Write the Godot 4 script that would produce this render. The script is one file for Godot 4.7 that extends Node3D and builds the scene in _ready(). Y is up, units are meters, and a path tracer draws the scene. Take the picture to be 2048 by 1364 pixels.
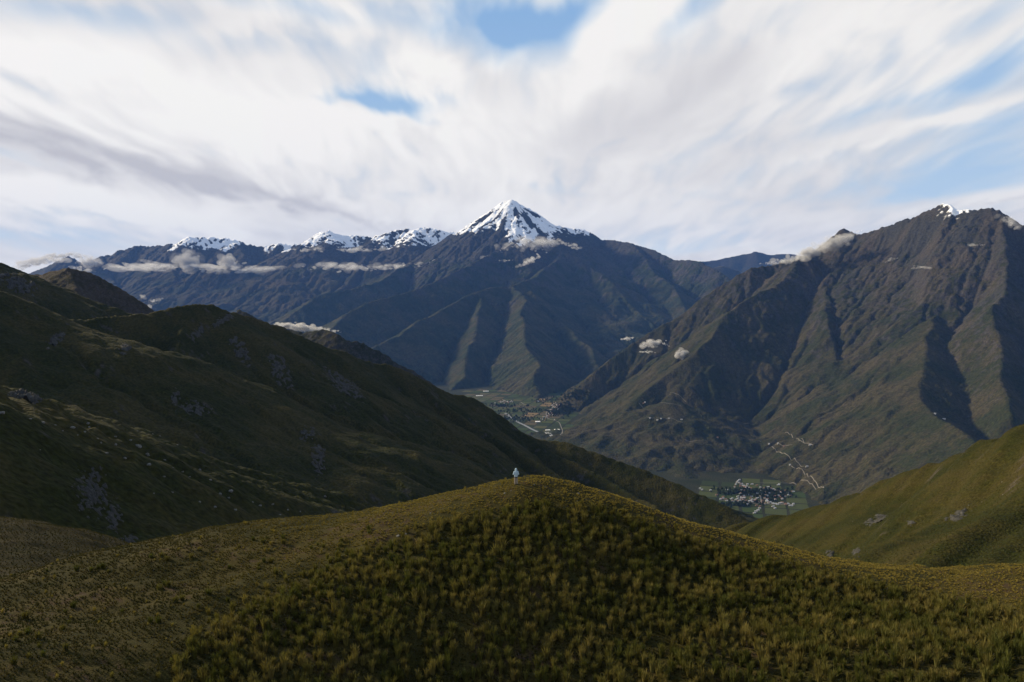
extends Node3D
# A high Andean valley: a grassy knoll with one person on it, dark hills, a snow peak, a town in the valley.
# Units are metres, y is up, the eye stands at the origin and looks along -z.

const LENS := 1607.0            # focal length in photograph pixels (2048 wide)
const PITCH := -0.07156         # the lens looks 4.1 degrees down
const FLOOR := -1200.0          # the valley floor below the eye
const DENSITY := 1.1e-5

# ------------------------------------------------------------------ points

static func toward(px: float, py: float) -> Vector3:
	var v := Vector3((px - 1024.0) / LENS, (682.0 - py) / LENS, -1.0)
	return v.rotated(Vector3.RIGHT, PITCH)

static func at(px: float, py: float, d: float) -> Vector3:
	var v := toward(px, py)
	return v * (d / sqrt(v.x * v.x + v.z * v.z))

static func on_floor(px: float, py: float, level: float) -> Vector3:
	var v := toward(px, py)
	return v * (level / v.y)

static func line(a: Array) -> PackedVector3Array:
	var out := PackedVector3Array()
	for p in a:
		out.append(at(p[0], p[1], p[2]))
	return out

# ------------------------------------------------------------------ relief: ridges, gullies, weathering

class Relief:
	var x0 := 0.0
	var z0 := 0.0
	var cell := 10.0
	var nx := 0
	var nz := 0
	var h := PackedFloat32Array()
	var far := PackedFloat32Array()      # distance to the ridge above
	var sx := PackedFloat32Array()
	var sy := PackedFloat32Array()
	var sz := PackedFloat32Array()
	var ss := PackedFloat32Array()
	var sb := PackedFloat32Array()
	var sf := PackedFloat32Array()       # how steep the near side falls, against the far one
	var bend := 0.0
	var back := 1.5                      # how much steeper the far sides fall
	var low := -1300.0
	var job: Callable
	var vertices := PackedVector3Array()
	var normals := PackedVector3Array()
	var colors := PackedColorArray()
	var faces := PackedInt32Array()
	var white := PackedInt32Array()
	var snow := PackedFloat32Array()

	func _init(ax: float, az: float, bx: float, bz: float, c: float) -> void:
		x0 = ax; z0 = az; cell = c
		nx = int((bx - ax) / c) + 1
		nz = int((bz - az) / c) + 1

	# a crest line through points, wandering a little sideways and jagged by `rough` metres
	func ridge(pts: PackedVector3Array, slope: float, wander: float, rough: float, seed_: int, front := 1.0, rear := -1.0) -> void:
		var n := FastNoiseLite.new()
		n.seed = seed_
		n.fractal_octaves = 4
		n.frequency = 1.0 / (cell * 40.0)
		var run := 0.0
		for k in pts.size() - 1:
			var a := pts[k]
			var b := pts[k + 1]
			var long := Vector2(b.x - a.x, b.z - a.z).length()
			var steps := maxi(1, int(long / (cell * 0.6)))
			for s in steps:
				var t := float(s) / steps
				var p := a.lerp(b, t)
				var q := run + long * t
				var ends := minf(1.0, 0.25 + minf(t if k == 0 else 1.0, 1.0 - t if k == pts.size() - 2 else 1.0) * 4.0)
				sx.append(p.x + n.get_noise_2d(q, 7.0) * wander * ends)
				sz.append(p.z + n.get_noise_2d(q, 77.0) * wander * ends)
				sy.append(p.y + (n.get_noise_2d(q * 2.0, 177.0) + 0.6 * n.get_noise_2d(q * 9.0, 377.0)) * rough)
				sf.append(front)
				sb.append(rear if rear > 0.0 else back)
				ss.append(slope * (1.0 + 0.14 * n.get_noise_2d(q * 1.5, 277.0)))
			run += long

	# the highest of all the slopes that fall from the crests
	func tents() -> void:
		var count := nx * nz
		var src := PackedInt32Array()
		src.resize(count)
		src.fill(-1)
		h.resize(count)
		h.fill(-1e6)
		for k in sx.size():
			var i := int((sx[k] - x0) / cell + 0.5)
			var j := int((sz[k] - z0) / cell + 0.5)
			i = clampi(i, 0, nx - 1)
			j = clampi(j, 0, nz - 1)
			var v := drop(k, x0 + i * cell, z0 + j * cell)
			if v > h[j * nx + i]:
				h[j * nx + i] = v
				src[j * nx + i] = k
		for pass_ in 4:
			var up := pass_ % 2 == 0
			var o := [-1, -nx, -nx - 1, -nx + 1] if up else [1, nx, nx + 1, nx - 1]
			var o0: int = o[0]
			var o1: int = o[1]
			var o2: int = o[2]
			var o3: int = o[3]
			for jj in range(1, nz - 1):
				var j := jj if up else nz - 1 - jj
				var z := z0 + j * cell
				for ii in range(1, nx - 1):
					var i := ii if up else nx - 1 - ii
					var c := j * nx + i
					var best := h[c]
					var who := src[c]
					var x := x0 + i * cell
					for o_ in [o0, o1, o2, o3]:
						var k: int = src[c + o_]
						if k >= 0 and k != who:
							var dx := x - sx[k]
							var dz := z - sz[k]
							var d := sqrt(dx * dx + dz * dz)
							d *= sb[k] if dx * sx[k] + dz * sz[k] > 0.0 else sf[k]
							var v := sy[k] - ss[k] * d / (1.0 + d * bend)
							if v > best:
								best = v
								who = k
					h[c] = best
					src[c] = who
				for ii in range(1, nx - 1):   # back along the row
					var i := nx - 1 - ii if up else ii
					var c := j * nx + i
					var k: int = src[c - o0]
					if k >= 0 and k != src[c]:
						var v := drop(k, x0 + i * cell, z)
						if v > h[c]:
							h[c] = v
							src[c] = k
		far.resize(count)
		for j in nz:
			for i in nx:
				var c := j * nx + i
				var e := clampi(j, 1, nz - 2) * nx + clampi(i, 1, nx - 2)
				var k := src[e]
				if k < 0:
					h[c] = low
					continue
				h[c] = maxf(low, drop(k, x0 + i * cell, z0 + j * cell))
				far[c] = Vector2(x0 + i * cell - sx[k], z0 + j * cell - sz[k]).length()

	# a ravine: no ground nearby stands higher than its banks allow
	func carve(pts: PackedVector3Array, slope: float, reach: float) -> void:
		var span := int(reach / cell)
		for k in pts.size() - 1:
			var steps := maxi(1, int(pts[k].distance_to(pts[k + 1]) / (cell * 1.5)))
			for s in steps:
				var p := pts[k].lerp(pts[k + 1], float(s) / steps)
				var ci := int((p.x - x0) / cell)
				var cj := int((p.z - z0) / cell)
				for j in range(maxi(0, cj - span), mini(nz, cj + span + 1)):
					for i in range(maxi(0, ci - span), mini(nx, ci + span + 1)):
						var d := Vector2(x0 + i * cell - p.x, z0 + j * cell - p.z).length()
						if d < reach:
							var c := j * nx + i
							h[c] = minf(h[c], p.y + slope * d + maxf(0.0, d - reach * 0.7) * 3.0)

	func drop(k: int, x: float, z: float) -> float:
		var dx := x - sx[k]
		var dz := z - sz[k]
		var d := sqrt(dx * dx + dz * dz)
		d *= sb[k] if dx * sx[k] + dz * sz[k] > 0.0 else sf[k]
		return sy[k] - ss[k] * d / (1.0 + d * bend)

	# uneven ground, growing with the distance from the crest so that the skyline keeps its height
	func rough(amount: float, wave: float, octaves: int, seed_: int, ridged := false, reach := 0.0, calm := -1e9, wild := -1e8) -> void:
		var n := FastNoiseLite.new()
		n.seed = seed_
		n.fractal_octaves = octaves
		n.frequency = 1.0 / wave
		if ridged:
			n.fractal_type = FastNoiseLite.FRACTAL_RIDGED
		for j in nz:
			for i in nx:
				var c := j * nx + i
				var f := 1.0 if reach <= 0.0 else minf(1.0, 0.12 + far[c] / reach)
				if calm > -1e8:          # smooth below, craggy above
					f *= 0.12 + 0.88 * smoothstep(calm, wild, h[c])
				h[c] += n.get_noise_2d(x0 + i * cell, z0 + j * cell) * amount * f

	# running water: each cell drains to its lowest neighbour and is cut down by what flows through it
	func rain(turns: int, bite: float, steepest: float) -> void:
		var count := nx * nz
		var to := PackedInt32Array()
		var first := PackedInt32Array()
		var donors := PackedInt32Array()
		var order := PackedInt32Array()
		var area := PackedFloat32Array()
		to.resize(count)
		first.resize(count + 1)
		donors.resize(count)
		order.resize(count)
		area.resize(count)
		var off := PackedInt32Array([-1, 1, -nx, nx, -nx - 1, -nx + 1, nx - 1, nx + 1])
		var inv := PackedFloat32Array([1, 1, 1, 1, 0.7071, 0.7071, 0.7071, 0.7071])
		for turn in turns:
			first.fill(0)
			for j in nz:
				for i in nx:
					var c := j * nx + i
					to[c] = c
					if i == 0 or j == 0 or i == nx - 1 or j == nz - 1 or h[c] <= low:
						continue
					var best := 0.0
					var hc := h[c]
					for k in 8:
						var s := (hc - h[c + off[k]]) * inv[k]
						if s > best:
							best = s
							to[c] = c + off[k]
					if to[c] != c:
						first[to[c] + 1] += 1
			for c in count:
				first[c + 1] += first[c]
			var fill := first.duplicate()
			for c in count:
				if to[c] != c:
					donors[fill[to[c]]] = c
					fill[to[c]] += 1
			var top := 0
			for c in count:
				if to[c] == c:
					order[top] = c
					top += 1
			var read := 0
			while read < top:
				var c := order[read]
				read += 1
				for d in range(first[c], first[c + 1]):
					order[top] = donors[d]
					top += 1
			area.fill(cell * cell)
			for k in range(top - 1, -1, -1):
				var c := order[k]
				if to[c] != c:
					area[to[c]] += area[c]
			for k in top:
				var c := order[k]
				var r := to[c]
				if r == c:
					continue
				var step := cell if absi(c - r) == 1 or absi(c - r) == nx else cell * 1.4142
				var f := bite * sqrt(area[c]) / step
				var v := (h[c] + f * h[r]) / (1.0 + f)
				h[c] = minf(v, h[r] + steepest * step)
		far = area          # from here on: how much water passes

	# twice as fine, by cubic midpoints
	func finer() -> void:
		h = doubled(h)
		far = doubled(far)
		nx = nx * 2 - 1
		nz = nz * 2 - 1
		cell *= 0.5

	func doubled(a: PackedFloat32Array) -> PackedFloat32Array:
		var mx := nx * 2 - 1
		var mz := nz * 2 - 1
		var out := PackedFloat32Array()
		out.resize(mx * mz)
		for j in nz:
			var row := j * 2 * mx
			var from := j * nx
			for i in nx - 1:
				out[row + i * 2] = a[from + i]
				var l := a[from + maxi(i - 1, 0)]
				var r := a[from + mini(i + 2, nx - 1)]
				out[row + i * 2 + 1] = (9.0 * (a[from + i] + a[from + i + 1]) - l - r) * 0.0625
			out[row + mx - 1] = a[from + nx - 1]
		for j in nz - 1:
			var r0 := maxi(j - 1, 0) * 2 * mx
			var r1 := j * 2 * mx
			var r2 := r1 + 2 * mx
			var r3 := mini(j + 2, nz - 1) * 2 * mx
			var row := r1 + mx
			for i in mx:
				out[row + i] = (9.0 * (out[r1 + i] + out[r2 + i]) - out[r0 + i] - out[r3 + i]) * 0.0625
		return out

	func height(x: float, z: float) -> float:
		var u := clampf((x - x0) / cell, 0.0, nx - 1.001)
		var v := clampf((z - z0) / cell, 0.0, nz - 1.001)
		var i := int(u)
		var j := int(v)
		var c := j * nx + i
		return lerpf(lerpf(h[c], h[c + 1], u - i), lerpf(h[c + nx], h[c + nx + 1], u - i), v - j)

	# paint(x, y, z, steepness, normal, water) -> colour; a colour with alpha 0 asks for snow
	func skin(paint: Callable, keep_above: float, window := Rect2()) -> void:
		var count := nx * nz
		vertices.resize(count)
		normals.resize(count)
		colors.resize(count)
		snow.resize(count)
		for j in nz:
			for i in nx:
				var c := j * nx + i
				var l := h[c - 1] if i > 0 else h[c]
				var r := h[c + 1] if i < nx - 1 else h[c]
				var u := h[c - nx] if j > 0 else h[c]
				var d := h[c + nx] if j < nz - 1 else h[c]
				var n := Vector3(l - r, 2.0 * cell, u - d).normalized()
				var p := Vector3(x0 + i * cell, h[c], z0 + j * cell)
				vertices[c] = p
				normals[c] = n
				var q: Color = paint.call(p, n, far[c])
				snow[c] = 1.0 - q.a
				q.a = 1.0
				colors[c] = q
		for j in nz - 1:
			for i in nx - 1:
				var c := j * nx + i
				if maxf(maxf(h[c], h[c + 1]), maxf(h[c + nx], h[c + nx + 1])) < keep_above:
					continue
				if window.has_area() and not window.has_point(Vector2(x0 + i * cell, z0 + j * cell)):
					continue
				for half in 2:
					var a := c
					var b := c + 1 if half == 0 else c + nx + 1
					var e := c + nx + 1 if half == 0 else c + nx
					if snow[a] + snow[b] + snow[e] > 1.5:
						white.append_array([a, b, e])
					else:
						faces.append_array([a, b, e])

	func mesh(which: PackedInt32Array, lift := 0.0) -> ArrayMesh:
		var a := []
		a.resize(Mesh.ARRAY_MAX)
		var used := PackedInt32Array()
		used.resize(vertices.size())
		used.fill(-1)
		var v := PackedVector3Array()
		var n := PackedVector3Array()
		var c := PackedColorArray()
		var idx := PackedInt32Array()
		idx.resize(which.size())
		for k in which.size():
			var w := which[k]
			if used[w] < 0:
				used[w] = v.size()
				v.append(vertices[w] + normals[w] * lift)
				n.append(normals[w])
				c.append(colors[w])
			idx[k] = used[w]
		a[Mesh.ARRAY_VERTEX] = v
		a[Mesh.ARRAY_NORMAL] = n
		a[Mesh.ARRAY_COLOR] = c
		a[Mesh.ARRAY_INDEX] = idx
		var m := ArrayMesh.new()
		m.add_surface_from_arrays(Mesh.PRIMITIVE_TRIANGLES, a)
		return m

# ------------------------------------------------------------------ near ground: a smooth sheet through given points

class Sheet:
	var xs := PackedFloat64Array()
	var zs := PackedFloat64Array()
	var ws := PackedFloat64Array()

	func _init(pts: PackedVector3Array, stiff: float) -> void:
		var n := pts.size()
		var m := []
		for i in n + 3:
			var row := PackedFloat64Array()
			row.resize(n + 4)
			m.append(row)
		for i in n:
			xs.append(pts[i].x * 0.01)
			zs.append(pts[i].z * 0.01)
		for i in n:
			for j in n:
				m[i][j] = kernel(xs[i] - xs[j], zs[i] - zs[j]) + (stiff if i == j else 0.0)
			m[i][n] = 1.0
			m[i][n + 1] = xs[i]
			m[i][n + 2] = zs[i]
			m[i][n + 3] = pts[i].y
			m[n][i] = 1.0
			m[n + 1][i] = xs[i]
			m[n + 2][i] = zs[i]
		var size := n + 3
		for c in size:
			var pick := c
			for r in range(c + 1, size):
				if absf(m[r][c]) > absf(m[pick][c]):
					pick = r
			var swap: PackedFloat64Array = m[c]
			m[c] = m[pick]
			m[pick] = swap
			var top: PackedFloat64Array = m[c]
			for r in size:
				if r == c:
					continue
				var row: PackedFloat64Array = m[r]
				var f := row[c] / top[c]
				if f != 0.0:
					for k in range(c, size + 1):
						row[k] -= f * top[k]
					m[r] = row
		for i in size:
			ws.append(m[i][size] / m[i][i])

	func kernel(dx: float, dz: float) -> float:
		var q := dx * dx + dz * dz
		return 0.0 if q < 1e-12 else q * log(q)

	func height(x: float, z: float) -> float:
		var n := xs.size()
		var u := x * 0.01
		var v := z * 0.01
		var y := ws[n] + ws[n + 1] * u + ws[n + 2] * v
		for i in n:
			var dx := u - xs[i]
			var dz := v - zs[i]
			var q := dx * dx + dz * dz
			if q > 1e-12:
				y += ws[i] * q * log(q)
		return y

# ------------------------------------------------------------------ noises and materials

var noises := {}
func noise(wave: float, octaves := 4, seed_ := 1, kind := FastNoiseLite.FRACTAL_FBM) -> FastNoiseLite:
	var n := FastNoiseLite.new()
	n.seed = seed_
	n.frequency = 1.0 / wave
	n.fractal_octaves = octaves
	n.fractal_type = kind
	return n

func grain_texture(seed_: int, low: float, high: float, freq := 0.03, octaves := 5) -> NoiseTexture2D:
	var t := NoiseTexture2D.new()
	t.width = 512
	t.height = 512
	t.seamless = true
	var n := FastNoiseLite.new()
	n.seed = seed_
	n.frequency = freq
	n.fractal_octaves = octaves
	t.noise = n
	var g := Gradient.new()
	g.set_color(0, Color(low, low, low))
	g.set_color(1, Color(high, high, high))
	t.color_ramp = g
	return t

func relief_texture(seed_: int, freq := 0.03, kind := FastNoiseLite.FRACTAL_FBM) -> NoiseTexture2D:
	var t := NoiseTexture2D.new()
	t.width = 512
	t.height = 512
	t.seamless = true
	var n := FastNoiseLite.new()
	n.seed = seed_
	n.frequency = freq
	n.fractal_octaves = 5
	n.fractal_type = kind
	t.noise = n
	return t

func ground_material(tile: float, seed_: int, depth_cm: float, low := 0.45, high := 0.95) -> StandardMaterial3D:
	var m := StandardMaterial3D.new()
	m.vertex_color_use_as_albedo = true
	m.roughness = 1.0
	m.metallic_specular = 0.15
	m.albedo_texture = grain_texture(seed_, low, high)
	m.uv1_triplanar = true
	m.uv1_world_triplanar = true
	m.uv1_scale = Vector3.ONE / tile
	if depth_cm > 0.0:
		m.heightmap_enabled = true
		m.heightmap_texture = relief_texture(seed_ + 9)
		m.heightmap_scale = depth_cm
	return m

func put(m: Mesh, called: String, material: Material, parent: Node = self) -> MeshInstance3D:
	var o := MeshInstance3D.new()
	o.name = called
	o.mesh = m
	o.material_override = material
	parent.add_child(o, true)
	return o

func setting(o: Node, label := "") -> Node:
	o.set_meta("kind", "structure")
	if label:
		o.set_meta("label", label)
	return o

# ------------------------------------------------------------------ sky

func make_sky() -> Sky:
	var w := 3072
	var rows := 1536
	var data := PackedByteArray()
	data.resize(w * rows * 3)
	var half := rows / 2 + 20
	# what the cloud sheet does in view: thin spots where blue shows, and grey thick banks
	# pixel x, y, half length, half height, slope (down to the right is positive), strength
	var holes := []
	for b in [[775, 200, 105, 24, 0.05, 1.25], [700, 205, 120, 14, 0.0, 0.6], [865, 245, 50, 22, 0.4, 0.55], [1075, 55, 130, 52, 0.0, 1.25], [990, 25, 120, 34, 0.25, 0.8], [1180, 20, 90, 30, -0.3, 0.8], [1400, 8, 70, 34, -0.9, 0.7], [1980, 285, 150, 70, -0.25, 1.1], [1800, 215, 170, 26, -0.30, 0.75], [1900, 345, 190, 36, -0.1, 0.85],
			[2010, 130, 120, 26, -0.5, 0.9], [1700, 300, 110, 16, -0.25, 0.35], [1990, 40, 60, 16, -0.5, 0.45], [1085, 372, 90, 14, 0.15, 0.55], [1130, 410, 80, 10, 0.1, 0.4], [200, 45, 260, 34, 0.05, 0.55], [450, 70, 160, 24, 0.0, 0.35], [90, 482, 200, 18, 0.0, 0.75], [130, 437, 90, 8, 0.06, 0.3], [1370, 490, 240, 14, 0.0, 0.65], [650, 20, 220, 20, 0.05, 0.4], [1620, 385, 130, 16, -0.2, 0.4]]:
		holes.append(sky_spot(b))
	var greys := []
	for b in [[40, 262, 120, 30, 0.2, 0.75], [170, 305, 190, 38, 0.17, 0.8], [340, 352, 220, 30, 0.16, 0.85], [560, 392, 170, 20, 0.19, 0.8], [690, 425, 90, 8, 0.2, 0.6], [270, 30, 320, 40, 0.05, 0.4], [1310, 190, 150, 46, -0.3, 0.42], [1230, 260, 200, 44, -0.15, 0.4], [1500, 315, 220, 46, -0.3, 0.42], [1560, 390, 170, 34, -0.15, 0.4], [1430, 150, 90, 26, -0.5, 0.3], [1990, 404, 70, 4, -0.05, 0.6], [960, 130, 60, 24, 0.5, 0.3], [180, 200, 160, 24, 0.1, 0.2], [1000, 180, 90, 30, 0.3, 0.25]]:
		greys.append(sky_spot(b))
	var whites := []
	for b in [[330, 180, 330, 60, 0.05, 0.5], [60, 130, 130, 40, 0.0, 0.5], [550, 260, 260, 40, -0.05, 0.45], [1230, 90, 150, 60, -0.9, 0.5], [940, 300, 120, 90, 0.0, 0.35], [1560, 120, 260, 40, -0.45, 0.35], [150, 390, 260, 22, 0.18, 0.5], [1800, 265, 170, 10, -0.22, 0.35], [1880, 230, 160, 8, -0.18, 0.35], [880, 130, 60, 26, 0.5, 0.5], [420, 60, 90, 22, -0.3, 0.35], [1000, 430, 400, 26, 0.0, 0.3], [1950, 400, 140, 14, -0.1, 0.4]]:
		whites.append(sky_spot(b))
	var band := func(first: int, last: int) -> PackedByteArray:
		var big := noise(1.0, 5, 11)
		var fine := noise(0.30, 5, 12)
		var warp := noise(1.1, 4, 13)
		var thin := noise(0.11, 4, 14)
		var out := PackedByteArray()
		out.resize(w * (last - first) * 3)
		for y in range(first, last):
			var el := (0.5 - (y + 0.5) / rows) * PI
			var sy := maxf(sin(el), 0.0)
			var cy := cos(el)
			var e := maxf(el, 0.0)
			var s := 1.0 / (sy + 0.16)
			var t := 1.0 - exp(-e * 2.5)
			var air := Color(lerpf(0.85, 0.31, t), lerpf(0.91, 0.53, t), lerpf(0.95, 0.80, t))
			for x in w:
				var az := wrapf((x + 0.5) / w * TAU, -PI, PI)      # the panorama's seam is straight ahead
				# the cloud sheet: a flat layer with streaks along the view, seen ever more from the side towards the horizon
				var u := sin(az) * cy * s
				var v := -cos(az) * cy * s
				var wx := warp.get_noise_2d(u, v * 0.6)
				var wy := warp.get_noise_2d(u + 50.0, v * 0.6)
				var a := u + wx * 0.30
				var b := v * 0.40 + wy * 0.30
				var n := big.get_noise_2d(a, b)
				var f := fine.get_noise_2d(u * 1.1 + wx * 0.2, v * 0.42 + wy * 0.2)
				var thread := thin.get_noise_2d(u + wx * 0.10, v * 0.22 + wy * 0.08)
				var cover := 0.90 + n * 0.32 + f * 0.34 + 0.22 * exp(-e * 11.0) - 0.42 * smoothstep(0.34, 0.9, e)
				var grey := 0.20 + 0.30 * big.get_noise_2d(a * 0.8 + 31.0, b * 1.3 + 17.0) - f * 0.26 - thread * 0.16
				if absf(az) < 0.72 and el < 0.42:
					var wob := 1.0 + f * 0.9
					var px := az + wx * 0.020 + f * 0.030
					var py := el + wy * 0.012 + f * 0.012 + thread * 0.006
					for q in holes:
						var dx: float = px - q[0]
						var dy: float = py - q[1] - dx * q[4]
						var r: float = (dx * dx) * q[2] + (dy * dy) * q[3]
						if r < 4.5:
							cover -= 0.64 * q[5] * exp(-r) * wob
					for q in greys:
						var dx: float = px - q[0]
						var dy: float = py - q[1] - dx * q[4]
						var r: float = (dx * dx) * q[2] + (dy * dy) * q[3]
						if r < 4.5:
							grey += 0.62 * q[5] * exp(-r) * wob
							cover += 0.3 * q[5] * exp(-r)
					for q in whites:
						var dx: float = px - q[0]
						var dy: float = py - q[1] - dx * q[4]
						var r: float = (dx * dx) * q[2] + (dy * dy) * q[3]
						if r < 4.5:
							grey -= 0.6 * q[5] * exp(-r)
							cover += q[5] * exp(-r)
				cover = clampf(cover + thread * 0.24, 0.0, 1.0)
				cover = lerpf(cover, smoothstep(0.0, 1.0, cover), 0.5)
				grey = clampf(grey, 0.0, 1.0)
				var side := 0.5 - 0.5 * cos(az + 1.06)      # 0 towards the sun, 1 away from it
				var lit := 1.0 - 0.13 * side * side - 0.12 * smoothstep(0.4, 1.2, e)
				var cr := lerpf(0.985, 0.785, grey) * lit
				var cg := lerpf(0.975, 0.78, grey) * lit
				var cb := lerpf(0.962, 0.800, grey) * lit
				var k := ((y - first) * w + x) * 3
				out[k] = int(clampf(lerpf(air.r, cr, cover) * 255.0, 0, 255))
				out[k + 1] = int(clampf(lerpf(air.g, cg, cover) * 255.0, 0, 255))
				out[k + 2] = int(clampf(lerpf(air.b, cb, cover) * 255.0, 0, 255))
		return out
	var parts := []
	parts.resize(16)
	var task := WorkerThreadPool.add_group_task(func(i: int) -> void: parts[i] = band.call(half * i / 16, half * (i + 1) / 16), 16, 4, true)
	WorkerThreadPool.wait_for_group_task_completion(task)
	data = PackedByteArray()
	for p in parts:
		data.append_array(p)
	var rest := PackedByteArray()
	rest.resize((rows - half) * w * 3)
	rest.fill(97)
	data.append_array(rest)
	var im := Image.create_from_data(w, rows, false, Image.FORMAT_RGB8, data)
	var m := PanoramaSkyMaterial.new()
	m.panorama = ImageTexture.create_from_image(im)
	var sky := Sky.new()
	sky.sky_material = m
	return sky

func sky_spot(b: Array) -> Array:
	var v := toward(b[0], b[1]).normalized()
	var l: float = b[2] / LENS
	var h: float = b[3] / LENS
	return [atan2(v.x, -v.z), asin(v.y), 1.0 / (l * l), 1.0 / (h * h), -b[4], b[5]]

# ------------------------------------------------------------------ the mountains

func snow_peak_job() -> Relief:
	var r := Relief.new(-6200.0, -19500.0, 6200.0, -7600.0, 40.0)
	r.bend = 1.0 / 9000.0
	r.low = FLOOR - 60.0
	r.ridge(line([[900, 468, 18500], [935, 462, 18200], [960, 440, 18000], [985, 420, 17800], [1005, 402, 17600], [1023, 398, 17500], [1040, 408, 17500], [1060, 418, 17500], [1085, 440, 17600], [1110, 450, 17800], [1130, 455, 18000],
		[1165, 458, 18000], [1190, 470, 18000], [1205, 482, 18000], [1210, 478, 17800], [1240, 480, 17500], [1262, 486, 17200], [1300, 498, 16800], [1350, 518, 16200], [1400, 522, 15500], [1440, 545, 15000], [1490, 580, 14500]]), 0.8, 60.0, 22.0, 1)
	r.ridge(line([[1060, 418, 17500], [1087, 447, 17200], [1101, 467, 16800], [1119, 486, 16300], [1125, 505, 15800], [1100, 530, 14800], [1060, 555, 13800], [1024, 573, 13000], [1050, 600, 12200], [1052, 640, 11200], [1053, 673, 10400], [1065, 705, 9600], [1067, 740, 9000], [1066, 795, 8350]]), 0.68, 130.0, 25.0, 2)
	r.ridge(line([[1040, 440, 17000], [1050, 470, 16300], [1037, 481, 15900], [975, 512, 15200], [945, 525, 14800], [905, 545, 14200], [870, 560, 13600], [807, 583, 13000], [738, 604, 12300], [703, 621, 11900], [662, 652, 11400], [630, 680, 11000]]), 0.66, 120.0, 25.0, 3)
	r.ridge(line([[1024, 573, 13000], [979, 573, 12800], [930, 592, 12300], [886, 614, 11800], [841, 635, 11200], [793, 666, 10600], [762, 684, 10200], [720, 710, 9700]]), 0.64, 110.0, 20.0, 4)
	r.ridge(line([[900, 470, 18500], [870, 505, 17500], [830, 525, 16500], [800, 537, 15800], [765, 560, 15200], [700, 575, 14800], [634, 592, 14400], [600, 614, 14000], [560, 642, 13600]]), 0.62, 120.0, 25.0, 5)
	r.ridge(line([[1125, 505, 15800], [1190, 540, 15000], [1250, 590, 14000], [1290, 630, 13200], [1310, 665, 12500]]), 0.62, 140.0, 25.0, 6)
	r.ridge(line([[1262, 486, 17200], [1310, 540, 15500], [1350, 580, 14500], [1375, 625, 13500]]), 0.62, 140.0, 25.0, 7)
	r.ridge(line([[1060, 580, 12900], [1120, 635, 12000], [1170, 690, 11000], [1195, 745, 10000]]), 0.64, 120.0, 20.0, 8)
	r.ridge(line([[960, 590, 12500], [955, 640, 11300], [942, 700, 10200], [925, 750, 9400], [905, 785, 8900]]), 0.66, 90.0, 20.0, 9)
	r.tents()
	r.rough(90.0, 900.0, 5, 21, false, 700.0)
	r.rain(14, 0.012, 1.5)
	r.finer()
	r.rough(16.0, 150.0, 4, 22, false, 0.0, -1000.0, 200.0)
	r.rain(4, 0.007, 1.6)
	r.rough(20.0, 120.0, 4, 26, true, 0.0, -200.0, 900.0)
	var patch := noise(700.0, 4, 23)
	var fleck := noise(230.0, 5, 24)
	var edge := noise(340.0, 5, 25)
	var summit := at(1023, 398, 17500)
	var ribs := noise(420.0, 5, 27)
	r.skin(func(p: Vector3, n: Vector3, _w: float) -> Color:
		var a := patch.get_noise_2d(p.x, p.z)
		var f := fleck.get_noise_2d(p.x, p.z)
		var line_ := 1080.0 + edge.get_noise_2d(p.x, p.z * 0.6) * 260.0 - clampf(1.0 - absf(p.x - summit.x - 350.0) / 700.0, 0.0, 1.0) * 330.0
		var rib := ribs.get_noise_2d(atan2(p.z - summit.z, p.x - summit.x) * 1000.0, Vector2(p.x - summit.x, p.z - summit.z).length() * 0.35) * clampf((1750.0 - p.y) / 300.0, 0.0, 1.0)
		if p.y > line_ and rib < 0.16 and n.y > 0.76 + 0.5 * f - clampf((p.y - line_) / 900.0, 0.0, 0.24) and absf(p.x - summit.x - 150.0) < 1600.0:
			return Color(0.78, 0.79, 0.80, 0.0)
		var rock := Color(0.068, 0.070, 0.070).lerp(Color(0.086, 0.080, 0.072), clampf(0.5 + a, 0, 1))
		var grass := Color(0.040, 0.054, 0.026).lerp(Color(0.084, 0.078, 0.040), clampf(0.42 + a * 1.1 + f * 1.0, 0, 1))
		var bare := smoothstep(-0.1, 0.15, (p.y - 150.0) / 1500.0 + (0.78 - n.y) * 0.9 + f * 0.5 + a * 0.3)
		return grass.lerp(rock, bare), FLOOR - 40.0)
	return r

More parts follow.
